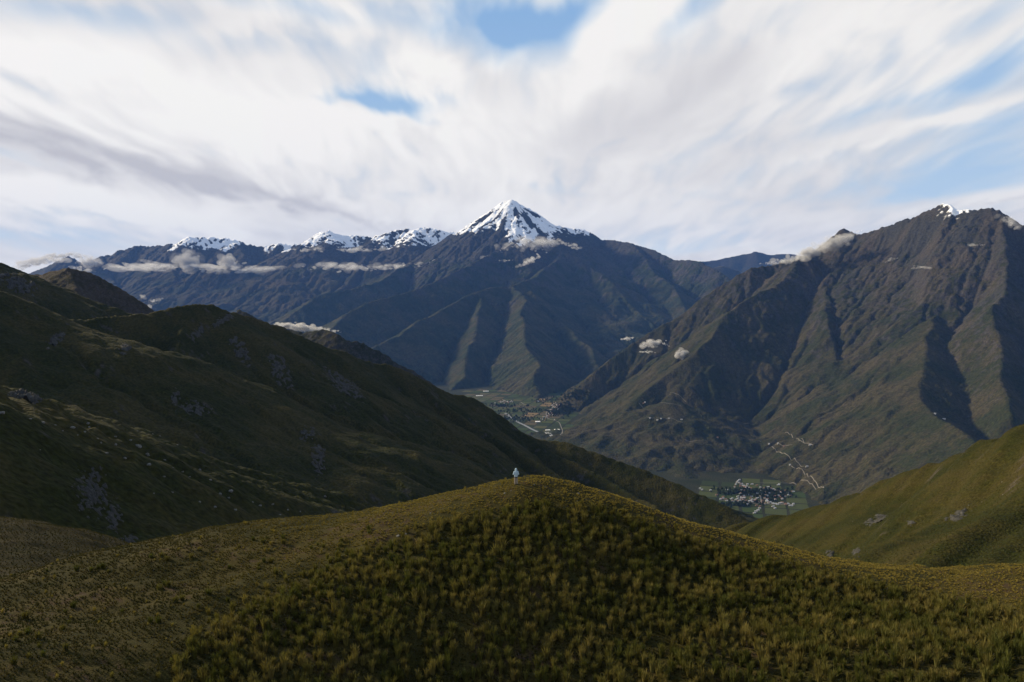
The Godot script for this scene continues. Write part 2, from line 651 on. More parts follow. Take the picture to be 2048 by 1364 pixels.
func far_range_job() -> Relief:
	var r := Relief.new(-14500.0, -24500.0, -500.0, -14000.0, 56.0)
	r.bend = 1.0 / 12000.0
	r.low = FLOOR - 300.0
	r.ridge(line([[-60, 560, 24500], [60, 545, 24000], [100, 527, 23500], [135, 512, 23000], [160, 528, 22800], [188, 528, 22500], [202, 512, 22300], [215, 508, 22200], [240, 500, 22000], [270, 492, 21900], [290, 490, 21800], [330, 491, 21300], [360, 482, 21000], [375, 475, 20800], [430, 474, 20600],
		[470, 481, 20400], [510, 492, 20300], [530, 494, 20200], [560, 487, 20000], [605, 488, 19900], [620, 478, 19800], [640, 466, 19700], [657, 460, 19600], [672, 469, 19500], [700, 471, 19500], [730, 470, 19400], [748, 474, 19300], [775, 464, 19200], [800, 459, 19200], [815, 455, 19100], [830, 459, 19000], [850, 455, 19000], [870, 458, 18900], [905, 465, 18800], [940, 470, 18500]]), 0.8, 80.0, 48.0, 31)
	r.ridge(line([[202, 512, 22300], [225, 560, 20500], [255, 610, 18800], [300, 650, 17500]]), 0.6, 150.0, 30.0, 32)
	r.ridge(line([[330, 491, 21300], [345, 540, 19500], [370, 590, 18000], [400, 650, 16500]]), 0.6, 150.0, 30.0, 33)
	r.ridge(line([[470, 481, 20400], [500, 535, 18800], [480, 590, 17200], [450, 650, 15800]]), 0.6, 150.0, 30.0, 34)
	r.ridge(line([[657, 460, 19600], [645, 510, 18500], [610, 550, 17500], [545, 600, 16300], [480, 655, 15300]]), 0.6, 150.0, 30.0, 35)
	r.ridge(line([[748, 474, 19300], [735, 520, 18000], [700, 560, 17000], [640, 600, 16000]]), 0.6, 150.0, 30.0, 36)
	r.ridge(line([[830, 459, 19000], [800, 505, 18000], [780, 540, 17200]]), 0.6, 120.0, 30.0, 37)
	r.tents()
	r.rough(110.0, 1100.0, 5, 41, false, 800.0)
	r.rain(12, 0.014, 1.5)
	r.finer()
	r.rough(20.0, 190.0, 4, 42, false)
	r.rain(4, 0.008, 1.7)
	r.rough(46.0, 170.0, 5, 46, true, 0.0, 100.0, 1000.0)
	var patch := noise(800.0, 4, 43)
	var fleck := noise(300.0, 5, 44)
	var edge := noise(600.0, 5, 45)
	# glaciers: centre and half widths along the range
	var ice := []
	for b in [[395, 478, 20750, 650.0], [450, 485, 20500, 420.0], [575, 490, 20000, 650.0], [635, 470, 19700, 500.0], [690, 478, 19500, 520.0], [780, 468, 19200, 420.0], [830, 464, 19000, 600.0], [890, 470, 18800, 700.0]]:
		ice.append([at(b[0], b[1], b[2]), b[3]])
	r.skin(func(p: Vector3, n: Vector3, _w: float) -> Color:
		var a := patch.get_noise_2d(p.x, p.z)
		var f := fleck.get_noise_2d(p.x, p.z)
		var most := -1.0
		for q in ice:
			var c: Vector3 = q[0]
			most = maxf(most, 1.0 - Vector2(p.x - c.x, (p.z - c.z) * 0.7).length() / q[1])
		if most > 0.0 and p.y > 800.0 + edge.get_noise_2d(p.x, p.z) * 300.0 and n.y > 0.80 - most * 0.22 + f * 0.36:
			return Color(0.78, 0.79, 0.80, 0.0)
		var rock := Color(0.07, 0.07, 0.07).lerp(Color(0.09, 0.08, 0.07), clampf(0.5 + a, 0, 1))
		var grass := Color(0.05, 0.055, 0.03).lerp(Color(0.08, 0.065, 0.04), clampf(0.45 + a * 1.3, 0, 1))
		return grass.lerp(rock, smoothstep(-0.1, 0.15, (p.y - 250.0) / 1200.0 + (0.78 - n.y) * 0.8 + f * 0.4)), FLOOR - 200.0)
	return r

func east_mountain_job() -> Relief:
	var r := Relief.new(-300.0, -10600.0, 7400.0, -3600.0, 25.0)
	r.bend = 1.0 / 16000.0
	r.low = FLOOR - 40.0
	r.ridge(line([[2300, 520, 7600], [2120, 470, 7800], [2048, 448, 8000], [2000, 425, 8100], [1960, 417, 8200], [1925, 416, 8300], [1900, 412, 8350], [1886, 403, 8400], [1866, 420, 8500], [1840, 434, 8600], [1800, 442, 8700], [1770, 452, 8800], [1745, 458, 8900], [1715, 468, 8950], [1690, 458, 9000], [1668, 480, 9000],
		[1640, 500, 8950], [1600, 516, 8900], [1560, 525, 8850], [1500, 537, 8750], [1450, 566, 8650], [1400, 597, 8550], [1350, 640, 8400], [1300, 665, 8250], [1260, 690, 8150], [1200, 732, 7950], [1160, 770, 7800], [1130, 805, 7650]]), 0.86, 40.0, 26.0, 51)
	r.ridge(line([[1640, 500, 8950], [1612, 514, 8600], [1564, 560, 8150], [1502, 591, 7800], [1458, 626, 7500], [1432, 666, 7200], [1388, 706, 6950]]), 0.86, 50.0, 10.0, 52, 0.9)
	r.ridge(line([[1388, 706, 6950], [1326, 754, 6700], [1295, 776, 6550], [1260, 806, 6400], [1225, 840, 6250], [1195, 875, 6050]]), 0.86, 40.0, 8.0, 63, 0.8)
	r.ridge(line([[1345, 800, 6250], [1345, 860, 5750], [1355, 915, 5330], [1375, 965, 4930]]), 0.30, 40.0, 8.0, 64)
	r.ridge(line([[1770, 452, 8800], [1800, 500, 8300], [1850, 545, 7900], [1890, 575, 7600], [1872, 600, 7300], [1876, 626, 7050]]), 0.9, 50.0, 12.0, 53)
	r.ridge(line([[1876, 626, 7050], [1841, 679, 6500], [1845, 732, 6000], [1854, 798, 5500], [1872, 829, 5200], [1898, 846, 5000], [1933, 877, 4750], [1960, 930, 4400]]), 0.62, 50.0, 12.0, 65)
	r.ridge(line([[1612, 514, 8600], [1650, 620, 7950], [1660, 730, 7350]]), 0.9, 50.0, 14.0, 56)
	r.ridge(line([[1745, 458, 8900], [1735, 545, 8150], [1725, 640, 7400]]), 0.85, 50.0, 14.0, 57)
	r.ridge(line([[1150, 870, 6100], [1180, 897, 5750], [1240, 925, 5400], [1330, 955, 5030], [1420, 983, 4750]]), 0.4, 40.0, 6.0, 62)
	r.ridge(line([[2000, 425, 8100], [2010, 540, 7300], [1990, 640, 6500], [2000, 740, 5900], [2020, 830, 5300]]), 0.98, 60.0, 14.0, 60)
	r.ridge(line([[2120, 470, 7800], [2150, 600, 6800], [2130, 750, 5800]]), 0.98, 60.0, 14.0, 61)
	r.tents()
	r.carve(line([[1662, 580, 8100], [1676, 650, 7450], [1680, 714, 6900], [1662, 748, 6550], [1620, 795, 6100], [1570, 842, 5650], [1536, 888, 5200], [1545, 950, 4750]]), 0.62, 900.0)
	r.carve(line([[1760, 560, 8000], [1740, 640, 7300], [1690, 712, 6900]]), 0.7, 500.0)
	r.rough(45.0, 520.0, 5, 71, false, 420.0)
	r.rough(22.0, 300.0, 4, 76, true, 300.0)
	r.rain(10, 0.008, 1.5)
	r.finer()
	r.rough(9.0, 90.0, 4, 72, false, 0.0, -1000.0, -300.0)
	r.rain(5, 0.0055, 1.5)
	r.rough(15.0, 75.0, 5, 77, true, 0.0, -500.0, 400.0)
	var patch := noise(420.0, 4, 73)
	var fleck := noise(55.0, 3, 74)
	var crag := noise(240.0, 4, 75, FastNoiseLite.FRACTAL_RIDGED)
	var summit := at(1893, 415, 8380)
	r.skin(func(p: Vector3, n: Vector3, _w: float) -> Color:
		var a := patch.get_noise_2d(p.x, p.z)
		var f := fleck.get_noise_2d(p.x, p.z)
		var g := crag.get_noise_2d(p.x, p.z)
		if Vector2(p.x - summit.x - 90.0, p.z - summit.z - 70.0).length() < 150.0 + 120.0 * a + 110.0 * f and n.y > 0.5 + 0.2 * f:
			return Color(0.78, 0.79, 0.80, 0.0)
		var rock := Color(0.070, 0.070, 0.064).lerp(Color(0.098, 0.084, 0.070), clampf(0.4 + a * 1.5, 0, 1))
		var grass := Color(0.047, 0.051, 0.021).lerp(Color(0.088, 0.076, 0.040), clampf(0.4 + a * 1.2 + f * 0.7, 0, 1))
		var bare := smoothstep(-0.06, 0.12, (p.y - 100.0) / 2600.0 + (0.80 - n.y) * 0.8 + f * 0.35 + g * 0.2)
		return grass.lerp(rock, bare), FLOOR - 30.0)
	return r

func left_hill_job() -> Relief:
	var r := Relief.new(-1700.0, -2300.0, 700.0, -260.0, 8.0)
	r.bend = 1.0 / 6000.0
	r.low = -800.0
	# the long crest from the summit down to the mouth of the valley
	r.ridge(line([[-300, 640, 1150], [60, 640, 1200], [150, 636, 1220], [300, 622, 1260], [345, 612, 1280], [380, 604, 1300], [425, 606, 1310], [470, 624, 1330], [520, 640, 1350], [560, 651, 1360], [600, 675, 1380], [640, 690, 1400], [690, 700, 1420], [730, 720, 1440], [800, 735, 1470], [850, 760, 1490], [900, 785, 1510], [940, 791, 1530],
		[1000, 832, 1520], [1060, 858, 1510], [1110, 878, 1500], [1140, 884, 1490], [1200, 905, 1470], [1300, 942, 1440], [1400, 985, 1400], [1450, 1010, 1380], [1500, 1046, 1350], [1540, 1090, 1300]]), 0.62, 8.0, 2.5, 81)
	r.ridge(line([[-260, 420, 1750], [-100, 480, 1720], [0, 522, 1700], [60, 546, 1690], [120, 575, 1660], [200, 603, 1620], [300, 640, 1560]]), 0.55, 8.0, 3.0, 82)
	r.ridge(line([[-200, 540, 1050], [0, 580, 1080], [60, 606, 1120], [120, 630, 1180]]), 0.5, 8.0, 2.5, 83)
	r.ridge(line([[425, 606, 1310], [480, 680, 1230], [560, 762, 1150], [690, 850, 1060], [800, 930, 970], [890, 988, 900], [960, 1040, 840]]), 0.80, 10.0, 3.0, 84)
	r.ridge(line([[600, 675, 1380], [690, 760, 1290], [820, 840, 1210], [960, 925, 1110], [1080, 990, 1020]]), 0.80, 10.0, 3.0, 85)
	r.ridge(line([[800, 735, 1470], [900, 820, 1380], [1020, 890, 1290], [1140, 960, 1190]]), 0.80, 10.0, 3.0, 86)
	r.ridge(line([[1000, 832, 1520], [1100, 900, 1420], [1220, 960, 1320], [1320, 1010, 1220]]), 0.80, 8.0, 3.0, 87)
	r.ridge(line([[380, 604, 1300], [360, 680, 1180], [330, 760, 1060], [320, 840, 950]]), 0.70, 10.0, 3.0, 88)
	# the nearer spur with its lit back
	r.ridge(line([[-260, 730, 420], [-100, 770, 430], [0, 800, 440], [130, 840, 455], [270, 890, 475], [420, 945, 495], [560, 986, 515], [700, 1022, 540], [800, 1048, 560], [900, 1085, 580]]), 0.66, 5.0, 1.5, 89)
	# grassy benches behind the edges of the spur and of the two long ribs
	for b in [[[[-260, 730, 420], [-100, 770, 430], [0, 800, 440], [130, 840, 455], [270, 890, 475], [420, 945, 495], [560, 986, 515], [700, 1022, 540]], 5, 14.0, 7.0], [[[500, 700, 1210], [570, 770, 1145], [690, 850, 1060], [800, 930, 970], [890, 988, 900]], 5, 16.0, 8.0], [[[640, 715, 1345], [720, 780, 1270], [820, 840, 1210], [960, 925, 1110]], 3, 18.0, 7.0]]:
		for k in range(1, b[1] + 1):
			var pts := []
			for p in b[0]:
				pts.append([p[0] + k * 3.0, p[1] - k * b[3], p[2] + k * b[2]])
			r.ridge(line(pts), 0.75, 4.0, 1.2, 700 + k)
	r.tents()
	r.rough(14.0, 190.0, 5, 91, false, 110.0)
	r.rain(9, 0.012, 1.4)
	r.finer()
	r.rough(2.2, 26.0, 4, 92, false)
	r.rain(4, 0.006, 1.4)
	r.rough(1.0, 20.0, 4, 97, true)
	r.rough(0.5, 6.0, 2, 95, true)
	var patch := noise(120.0, 4, 93)
	var fleck := noise(12.0, 3, 94)
	var crag := noise(70.0, 5, 96)
	r.skin(func(p: Vector3, n: Vector3, _w: float) -> Color:
		var a := patch.get_noise_2d(p.x, p.z)
		var f := fleck.get_noise_2d(p.x, p.z)
		var g := crag.get_noise_2d(p.x, p.z)
		var rock := Color(0.12, 0.115, 0.105).lerp(Color(0.08, 0.075, 0.065), clampf(0.5 + f, 0, 1))
		var grass := Color(0.040, 0.046, 0.014).lerp(Color(0.078, 0.068, 0.024), clampf(0.4 + a * 1.2 + f * 0.4, 0, 1))
		var bare := smoothstep(0.50, 0.54, g * 0.7 + f * 0.6 + (0.80 - n.y) * 0.9)
		return grass.lerp(rock, bare), -780.0)
	return r

func mid_ridge_job() -> Relief:
	var r := Relief.new(-1500.0, -3700.0, 300.0, -2300.0, 12.0)
	r.bend = 1.0 / 8000.0
	r.low = FLOOR - 40.0
	r.ridge(line([[480, 620, 3400], [540, 645, 3300], [600, 664, 3200], [640, 658, 3150], [665, 668, 3100], [690, 679, 3050], [720, 684, 3040], [760, 700, 3020], [800, 722, 3000], [850, 757, 2950], [900, 784, 2900], [950, 815, 2850], [1000, 850, 2800], [1060, 890, 2700]]), 0.85, 20.0, 9.0, 121)
	r.tents()
	r.rough(22.0, 220.0, 5, 122, false, 150.0)
	r.rain(8, 0.012, 1.5)
	r.finer()
	r.rough(6.0, 45.0, 4, 123, true)
	var patch := noise(180.0, 4, 124)
	var fleck := noise(25.0, 3, 125)
	r.skin(func(p: Vector3, n: Vector3, _w: float) -> Color:
		var a := patch.get_noise_2d(p.x, p.z)
		var f := fleck.get_noise_2d(p.x, p.z)
		var grass := Color(0.045, 0.048, 0.024).lerp(Color(0.075, 0.066, 0.036), clampf(0.4 + a * 1.4, 0, 1))
		return grass.lerp(Color(0.08, 0.078, 0.074), smoothstep(-0.05, 0.15, (0.74 - n.y) + f * 0.4)), FLOOR - 30.0)
	return r

func brown_hill_job() -> Relief:
	var r := Relief.new(-2400.0, -2900.0, -500.0, -1700.0, 12.0)
	r.bend = 1.0 / 8000.0
	r.low = -700.0
	r.ridge(line([[-60, 580, 2560], [60, 549, 2500], [95, 540, 2450], [135, 533, 2400], [170, 540, 2380], [190, 547, 2370], [215, 562, 2350], [260, 590, 2320], [300, 618, 2280], [345, 660, 2240], [400, 720, 2200]]), 0.8, 10.0, 5.0, 131)
	r.ridge(line([[135, 533, 2400], [160, 600, 2200], [200, 660, 2050]]), 0.7, 15.0, 5.0, 132)
	r.tents()
	r.rough(16.0, 150.0, 5, 133, false, 120.0)
	r.rain(7, 0.012, 1.5)
	r.finer()
	r.rough(4.5, 30.0, 4, 134, true)
	var patch := noise(120.0, 4, 135)
	var fleck := noise(16.0, 3, 136)
	r.skin(func(p: Vector3, n: Vector3, _w: float) -> Color:
		var a := patch.get_noise_2d(p.x, p.z)
		var f := fleck.get_noise_2d(p.x, p.z)
		var grass := Color(0.052, 0.048, 0.024).lerp(Color(0.085, 0.066, 0.04), clampf(0.5 + a * 1.4, 0, 1))
		return grass.lerp(Color(0.095, 0.08, 0.066), smoothstep(-0.15, 0.12, (0.76 - n.y) + f * 0.5 + a * 0.3)), -690.0)
	return r

func last_range_job() -> Relief:
	var r := Relief.new(4500.0, -27500.0, 12500.0, -17500.0, 70.0)
	r.bend = 1.0 / 12000.0
	r.low = FLOOR - 200.0
	r.ridge(line([[1330, 540, 25000], [1380, 528, 25200], [1410, 520, 25400], [1440, 517, 25500], [1470, 512, 25600], [1500, 506, 25700], [1514, 502, 25700], [1540, 508, 25700], [1580, 505, 25700], [1620, 516, 25600], [1680, 530, 25600]]), 0.7, 60.0, 24.0, 141)
	r.ridge(line([[1370, 560, 20500], [1400, 541, 20300], [1420, 535, 20300], [1445, 530, 20300], [1475, 541, 20300], [1520, 570, 20300]]), 0.7, 60.0, 24.0, 142)
	r.ridge(line([[960, 590, 12500], [955, 640, 11300], [942, 700, 10200], [925, 750, 9400], [905, 785, 8900]]), 0.66, 90.0, 20.0, 9)
	r.tents()
	r.rough(90.0, 900.0, 5, 143, false, 700.0)
	r.rain(8, 0.014, 1.5)
	var patch := noise(800.0, 4, 144)
	r.skin(func(p: Vector3, _n: Vector3, _w: float) -> Color:
		return Color(0.06, 0.06, 0.035).lerp(Color(0.08, 0.072, 0.06), clampf(0.5 + patch.get_noise_2d(p.x, p.z), 0, 1)), FLOOR - 100.0)
	return r

# near grounds: heights come from a sheet through surveyed points, then lumps and cattle tracks
func sheet_relief(r: Relief, sheet: Sheet) -> void:
	r.h.resize(r.nx * r.nz)
	r.far.resize(r.nx * r.nz)
	for j in r.nz:
		for i in r.nx:
			r.h[j * r.nx + i] = sheet.height(r.x0 + i * r.cell, r.z0 + j * r.cell)

func knoll_job() -> Relief:
	var pts := PackedVector3Array()
	var crest := [[-150, 1195, 90], [0, 1159, 92], [130, 1122, 95], [265, 1090, 98], [390, 1063, 98], [500, 1047, 98], [620, 1037, 97], [700, 1028, 96], [800, 1007, 94], [900, 986, 92], [1000, 964, 91], [1070, 957, 91], [1130, 963, 91], [1200, 981, 91], [1300, 1019, 92],
		[1400, 1051, 93], [1500, 1077, 95], [1600, 1103, 97], [1700, 1125, 99], [1800, 1134, 100], [1900, 1135, 98], [2048, 1131, 96], [2200, 1125, 95]]
	for p in crest:
		var q := at(p[0], p[1], p[2])
		pts.append(q)
		pts.append(Vector3(q.x * 1.15, q.y - 6.5, q.z * 1.15))
		pts.append(Vector3(q.x * 1.4, q.y - 24.0, q.z * 1.4))
	for p in [[1032, 970, 86.5], [1024, 1060, 78], [1024, 1150, 71.5], [1024, 1250, 66], [1024, 1364, 61], [1024, 1600, 52], [700, 1150, 74], [700, 1364, 60], [300, 1200, 76], [300, 1364, 59], [0, 1250, 75], [0, 1364, 59], [500, 1110, 84], [1350, 1150, 76], [1350, 1364, 60.5], [1700, 1240, 74], [1700, 1364, 60], [2048, 1240, 76], [2048, 1364, 60], [-200, 1364, 60], [2250, 1364, 60], [300, 1600, 50], [1700, 1600, 51]]:
		pts.append(at(p[0], p[1], p[2]))
	var r := Relief.new(-92.0, -138.0, 92.0, -30.0, 0.5)
	sheet_relief(r, Sheet.new(pts, 0.0004))
	r.rough(0.5, 9.0, 4, 151)
	var lump := noise(0.9, 2, 152)
	for c in r.h.size():
		r.h[c] += lump.get_noise_2d(r.x0 + (c % r.nx) * 0.5, r.z0 + (c / r.nx) * 0.5) * 0.12
	var patch := noise(14.0, 4, 153)
	var fleck := noise(1.2, 3, 154)
	r.skin(func(p: Vector3, _n: Vector3, _w: float) -> Color:
		var a := patch.get_noise_2d(p.x, p.z)
		var f := fleck.get_noise_2d(p.x, p.z)
		var g := Color(0.048, 0.046, 0.015).lerp(Color(0.095, 0.076, 0.024), clampf(0.45 + a * 1.2 + f * 0.6, 0, 1))
		return g.lerp(Color(0.085, 0.058, 0.034), smoothstep(0.30, 0.42, a * 0.6 + f * 0.6)), -900.0)
	return r

func slope_job() -> Relief:
	var pts := PackedVector3Array()
	var crest := [[2500, 690, 300], [2300, 755, 310], [2150, 812, 320], [2048, 853, 330], [1970, 880, 345], [1900, 906, 358], [1850, 926, 370], [1800, 946, 380], [1750, 966, 392], [1700, 986, 402], [1650, 1004, 412], [1600, 1021, 422], [1550, 1036, 432], [1500, 1051, 442], [1462, 1062, 450], [1420, 1085, 455]]
	for p in crest:
		var q := at(p[0], p[1], p[2])
		pts.append(q)
		pts.append(Vector3(q.x * 1.08, q.y - 14.0, q.z * 1.08))
		pts.append(Vector3(q.x * 1.3, q.y - 75.0, q.z * 1.3))
	for p in [[2048, 1000, 260], [2048, 1110, 200], [1900, 1030, 275], [1740, 1040, 310], [1750, 1112, 235], [1600, 1062, 365], [1650, 1105, 300], [1550, 1088, 350], [1900, 1110, 215], [2200, 1000, 235], [2200, 1110, 185], [1480, 1090, 400], [1820, 985, 340], [1350, 1150, 380], [1500, 1180, 280], [1700, 1200, 200], [2000, 1200, 160]]:
		pts.append(at(p[0], p[1], p[2]))
	var r := Relief.new(40.0, -620.0, 420.0, -120.0, 2.0)
	sheet_relief(r, Sheet.new(pts, 0.0004))
	# long ribs that run down the slope
	var rib := noise(34.0, 4, 161)
	var lump := noise(7.0, 3, 162)
	for j in r.nz:
		for i in r.nx:
			var x := r.x0 + i * r.cell
			var z := r.z0 + j * r.cell
			var along := x * 0.78 - z * -0.62
			var across := x * 0.62 + z * 0.78
			r.h[j * r.nx + i] += rib.get_noise_2d(along * 0.3, across) * 6.0 + lump.get_noise_2d(along * 0.6, across) * 0.9
	var patch := noise(46.0, 4, 163)
	var fleck := noise(6.0, 3, 164)
	r.skin(func(p: Vector3, n: Vector3, _w: float) -> Color:
		var a := patch.get_noise_2d(p.x, p.z)
		var f := fleck.get_noise_2d(p.x, p.z)
		var g := Color(0.042, 0.047, 0.012).lerp(Color(0.076, 0.066, 0.020), clampf(0.42 + a * 1.2 + f * 0.9, 0, 1))
		return g.lerp(Color(0.12, 0.10, 0.085), smoothstep(0.30, 0.36, (0.86 - n.y) + f * 0.25)), -900.0)
	return r

func meadow_job() -> Relief:
	var pts := PackedVector3Array()
	for p in [[-250, 1030, 200], [-120, 1032, 205], [0, 1036, 210], [100, 1047, 212], [200, 1069, 215], [260, 1087, 216], [330, 1112, 217], [420, 1150, 217]]:
		var q := at(p[0], p[1], p[2])
		pts.append(q)
		pts.append(Vector3(q.x * 1.08, q.y - 7.0, q.z * 1.08))
		pts.append(Vector3(q.x * 1.3, q.y - 45.0, q.z * 1.3))
	for p in [[0, 1100, 170], [0, 1160, 135], [150, 1112, 168], [150, 1170, 135], [-200, 1100, 165], [-200, 1180, 125], [300, 1150, 175], [300, 1220, 140]]:
		pts.append(at(p[0], p[1], p[2]))
	var r := Relief.new(-185.0, -285.0, -40.0, -80.0, 1.0)
	sheet_relief(r, Sheet.new(pts, 0.0004))
	r.rough(0.9, 12.0, 4, 171)
	var patch := noise(20.0, 4, 173)
	var fleck := noise(2.5, 3, 174)
	r.skin(func(p: Vector3, _n: Vector3, _w: float) -> Color:
		var a := patch.get_noise_2d(p.x, p.z)
		var f := fleck.get_noise_2d(p.x, p.z)
		return Color(0.030, 0.028, 0.010).lerp(Color(0.050, 0.043, 0.018), clampf(0.45 + a * 1.0 + f * 0.7, 0, 1)), -900.0)
	return r

# ------------------------------------------------------------------ finding the ground

var relief := []

# where the line of sight through a photograph pixel meets one of the reliefs (or the valley floor)
func hit(px: float, py: float, which: Array, from := 40.0, to := 12000.0) -> Vector3:
	var d := from
	while d < to:
		var q := at(px, py, d)
		for k in which:
			var r: Relief = relief[k]
			if q.x > r.x0 and q.z > r.z0 and q.x < r.x0 + (r.nx - 1) * r.cell and q.z < r.z0 + (r.nz - 1) * r.cell and r.height(q.x, q.z) >= q.y:
				return Vector3(q.x, r.height(q.x, q.z), q.z)
		if q.y <= FLOOR:
			return Vector3(q.x, FLOOR, q.z)
		d *= 1.0015
	return Vector3.ZERO

func ground(x: float, z: float) -> float:      # the rocky mountain or the valley floor
	var r: Relief = relief[1]
	if x > r.x0 and z > r.z0 and z < r.z0 + (r.nz - 1) * r.cell:
		return maxf(FLOOR, r.height(x, z))
	return FLOOR

static func pixel(p: Vector3) -> Vector2:
	var v := p.rotated(Vector3.RIGHT, -PITCH)
	return Vector2(1024.0 - v.x / v.z * LENS, 682.0 + v.y / v.z * LENS)

func plain(c: Color, rough := 1.0) -> StandardMaterial3D:
	var m := StandardMaterial3D.new()
	m.albedo_color = c.linear_to_srgb()
	m.roughness = rough
	m.metallic_specular = 0.3
	return m

func colored(rough := 1.0) -> StandardMaterial3D:
	var m := StandardMaterial3D.new()
	m.vertex_color_use_as_albedo = true
	m.roughness = rough
	m.metallic_specular = 0.2
	return m

var taken := {}
func called(base: String) -> String:
	var n: int = taken.get(base, 0)
	taken[base] = n + 1
	return base if n == 0 else "%s_%03d" % [base, n]

func thing(o: Node3D, base: String, label: String, category: String, group := "") -> Node3D:
	o.name = called(base)
	o.set_meta("label", label)
	o.set_meta("category", category)
	if group:
		o.set_meta("group", group)
	add_child(o)
	return o

# ------------------------------------------------------------------ the valley: floor, fields, roads, river, woods

func ribbon(pts: PackedVector3Array, width: float, lift: float, drape: Callable) -> ArrayMesh:
	var curve := Curve3D.new()
	curve.bake_interval = width * 1.5
	for k in pts.size():
		var a := pts[maxi(k - 1, 0)]
		var b := pts[mini(k + 1, pts.size() - 1)]
		var t := (b - a) * 0.16
		curve.add_point(pts[k], -t, t)
	var baked := curve.get_baked_points()
	var st := SurfaceTool.new()
	st.begin(Mesh.PRIMITIVE_TRIANGLES)
	for k in baked.size():
		var t := (baked[mini(k + 1, baked.size() - 1)] - baked[maxi(k - 1, 0)])
		var side := Vector3(-t.z, 0, t.x).normalized() * width * 0.5
		for e in [-1.0, 1.0]:
			var q: Vector3 = baked[k] + side * e
			q.y = drape.call(q.x, q.z) + lift
			st.set_normal(Vector3.UP)
			st.add_vertex(q)
	for k in baked.size() - 1:
		for q in [0, 2, 1, 1, 2, 3]:
			st.add_index(k * 2 + q)
	st.generate_normals()
	return st.commit()

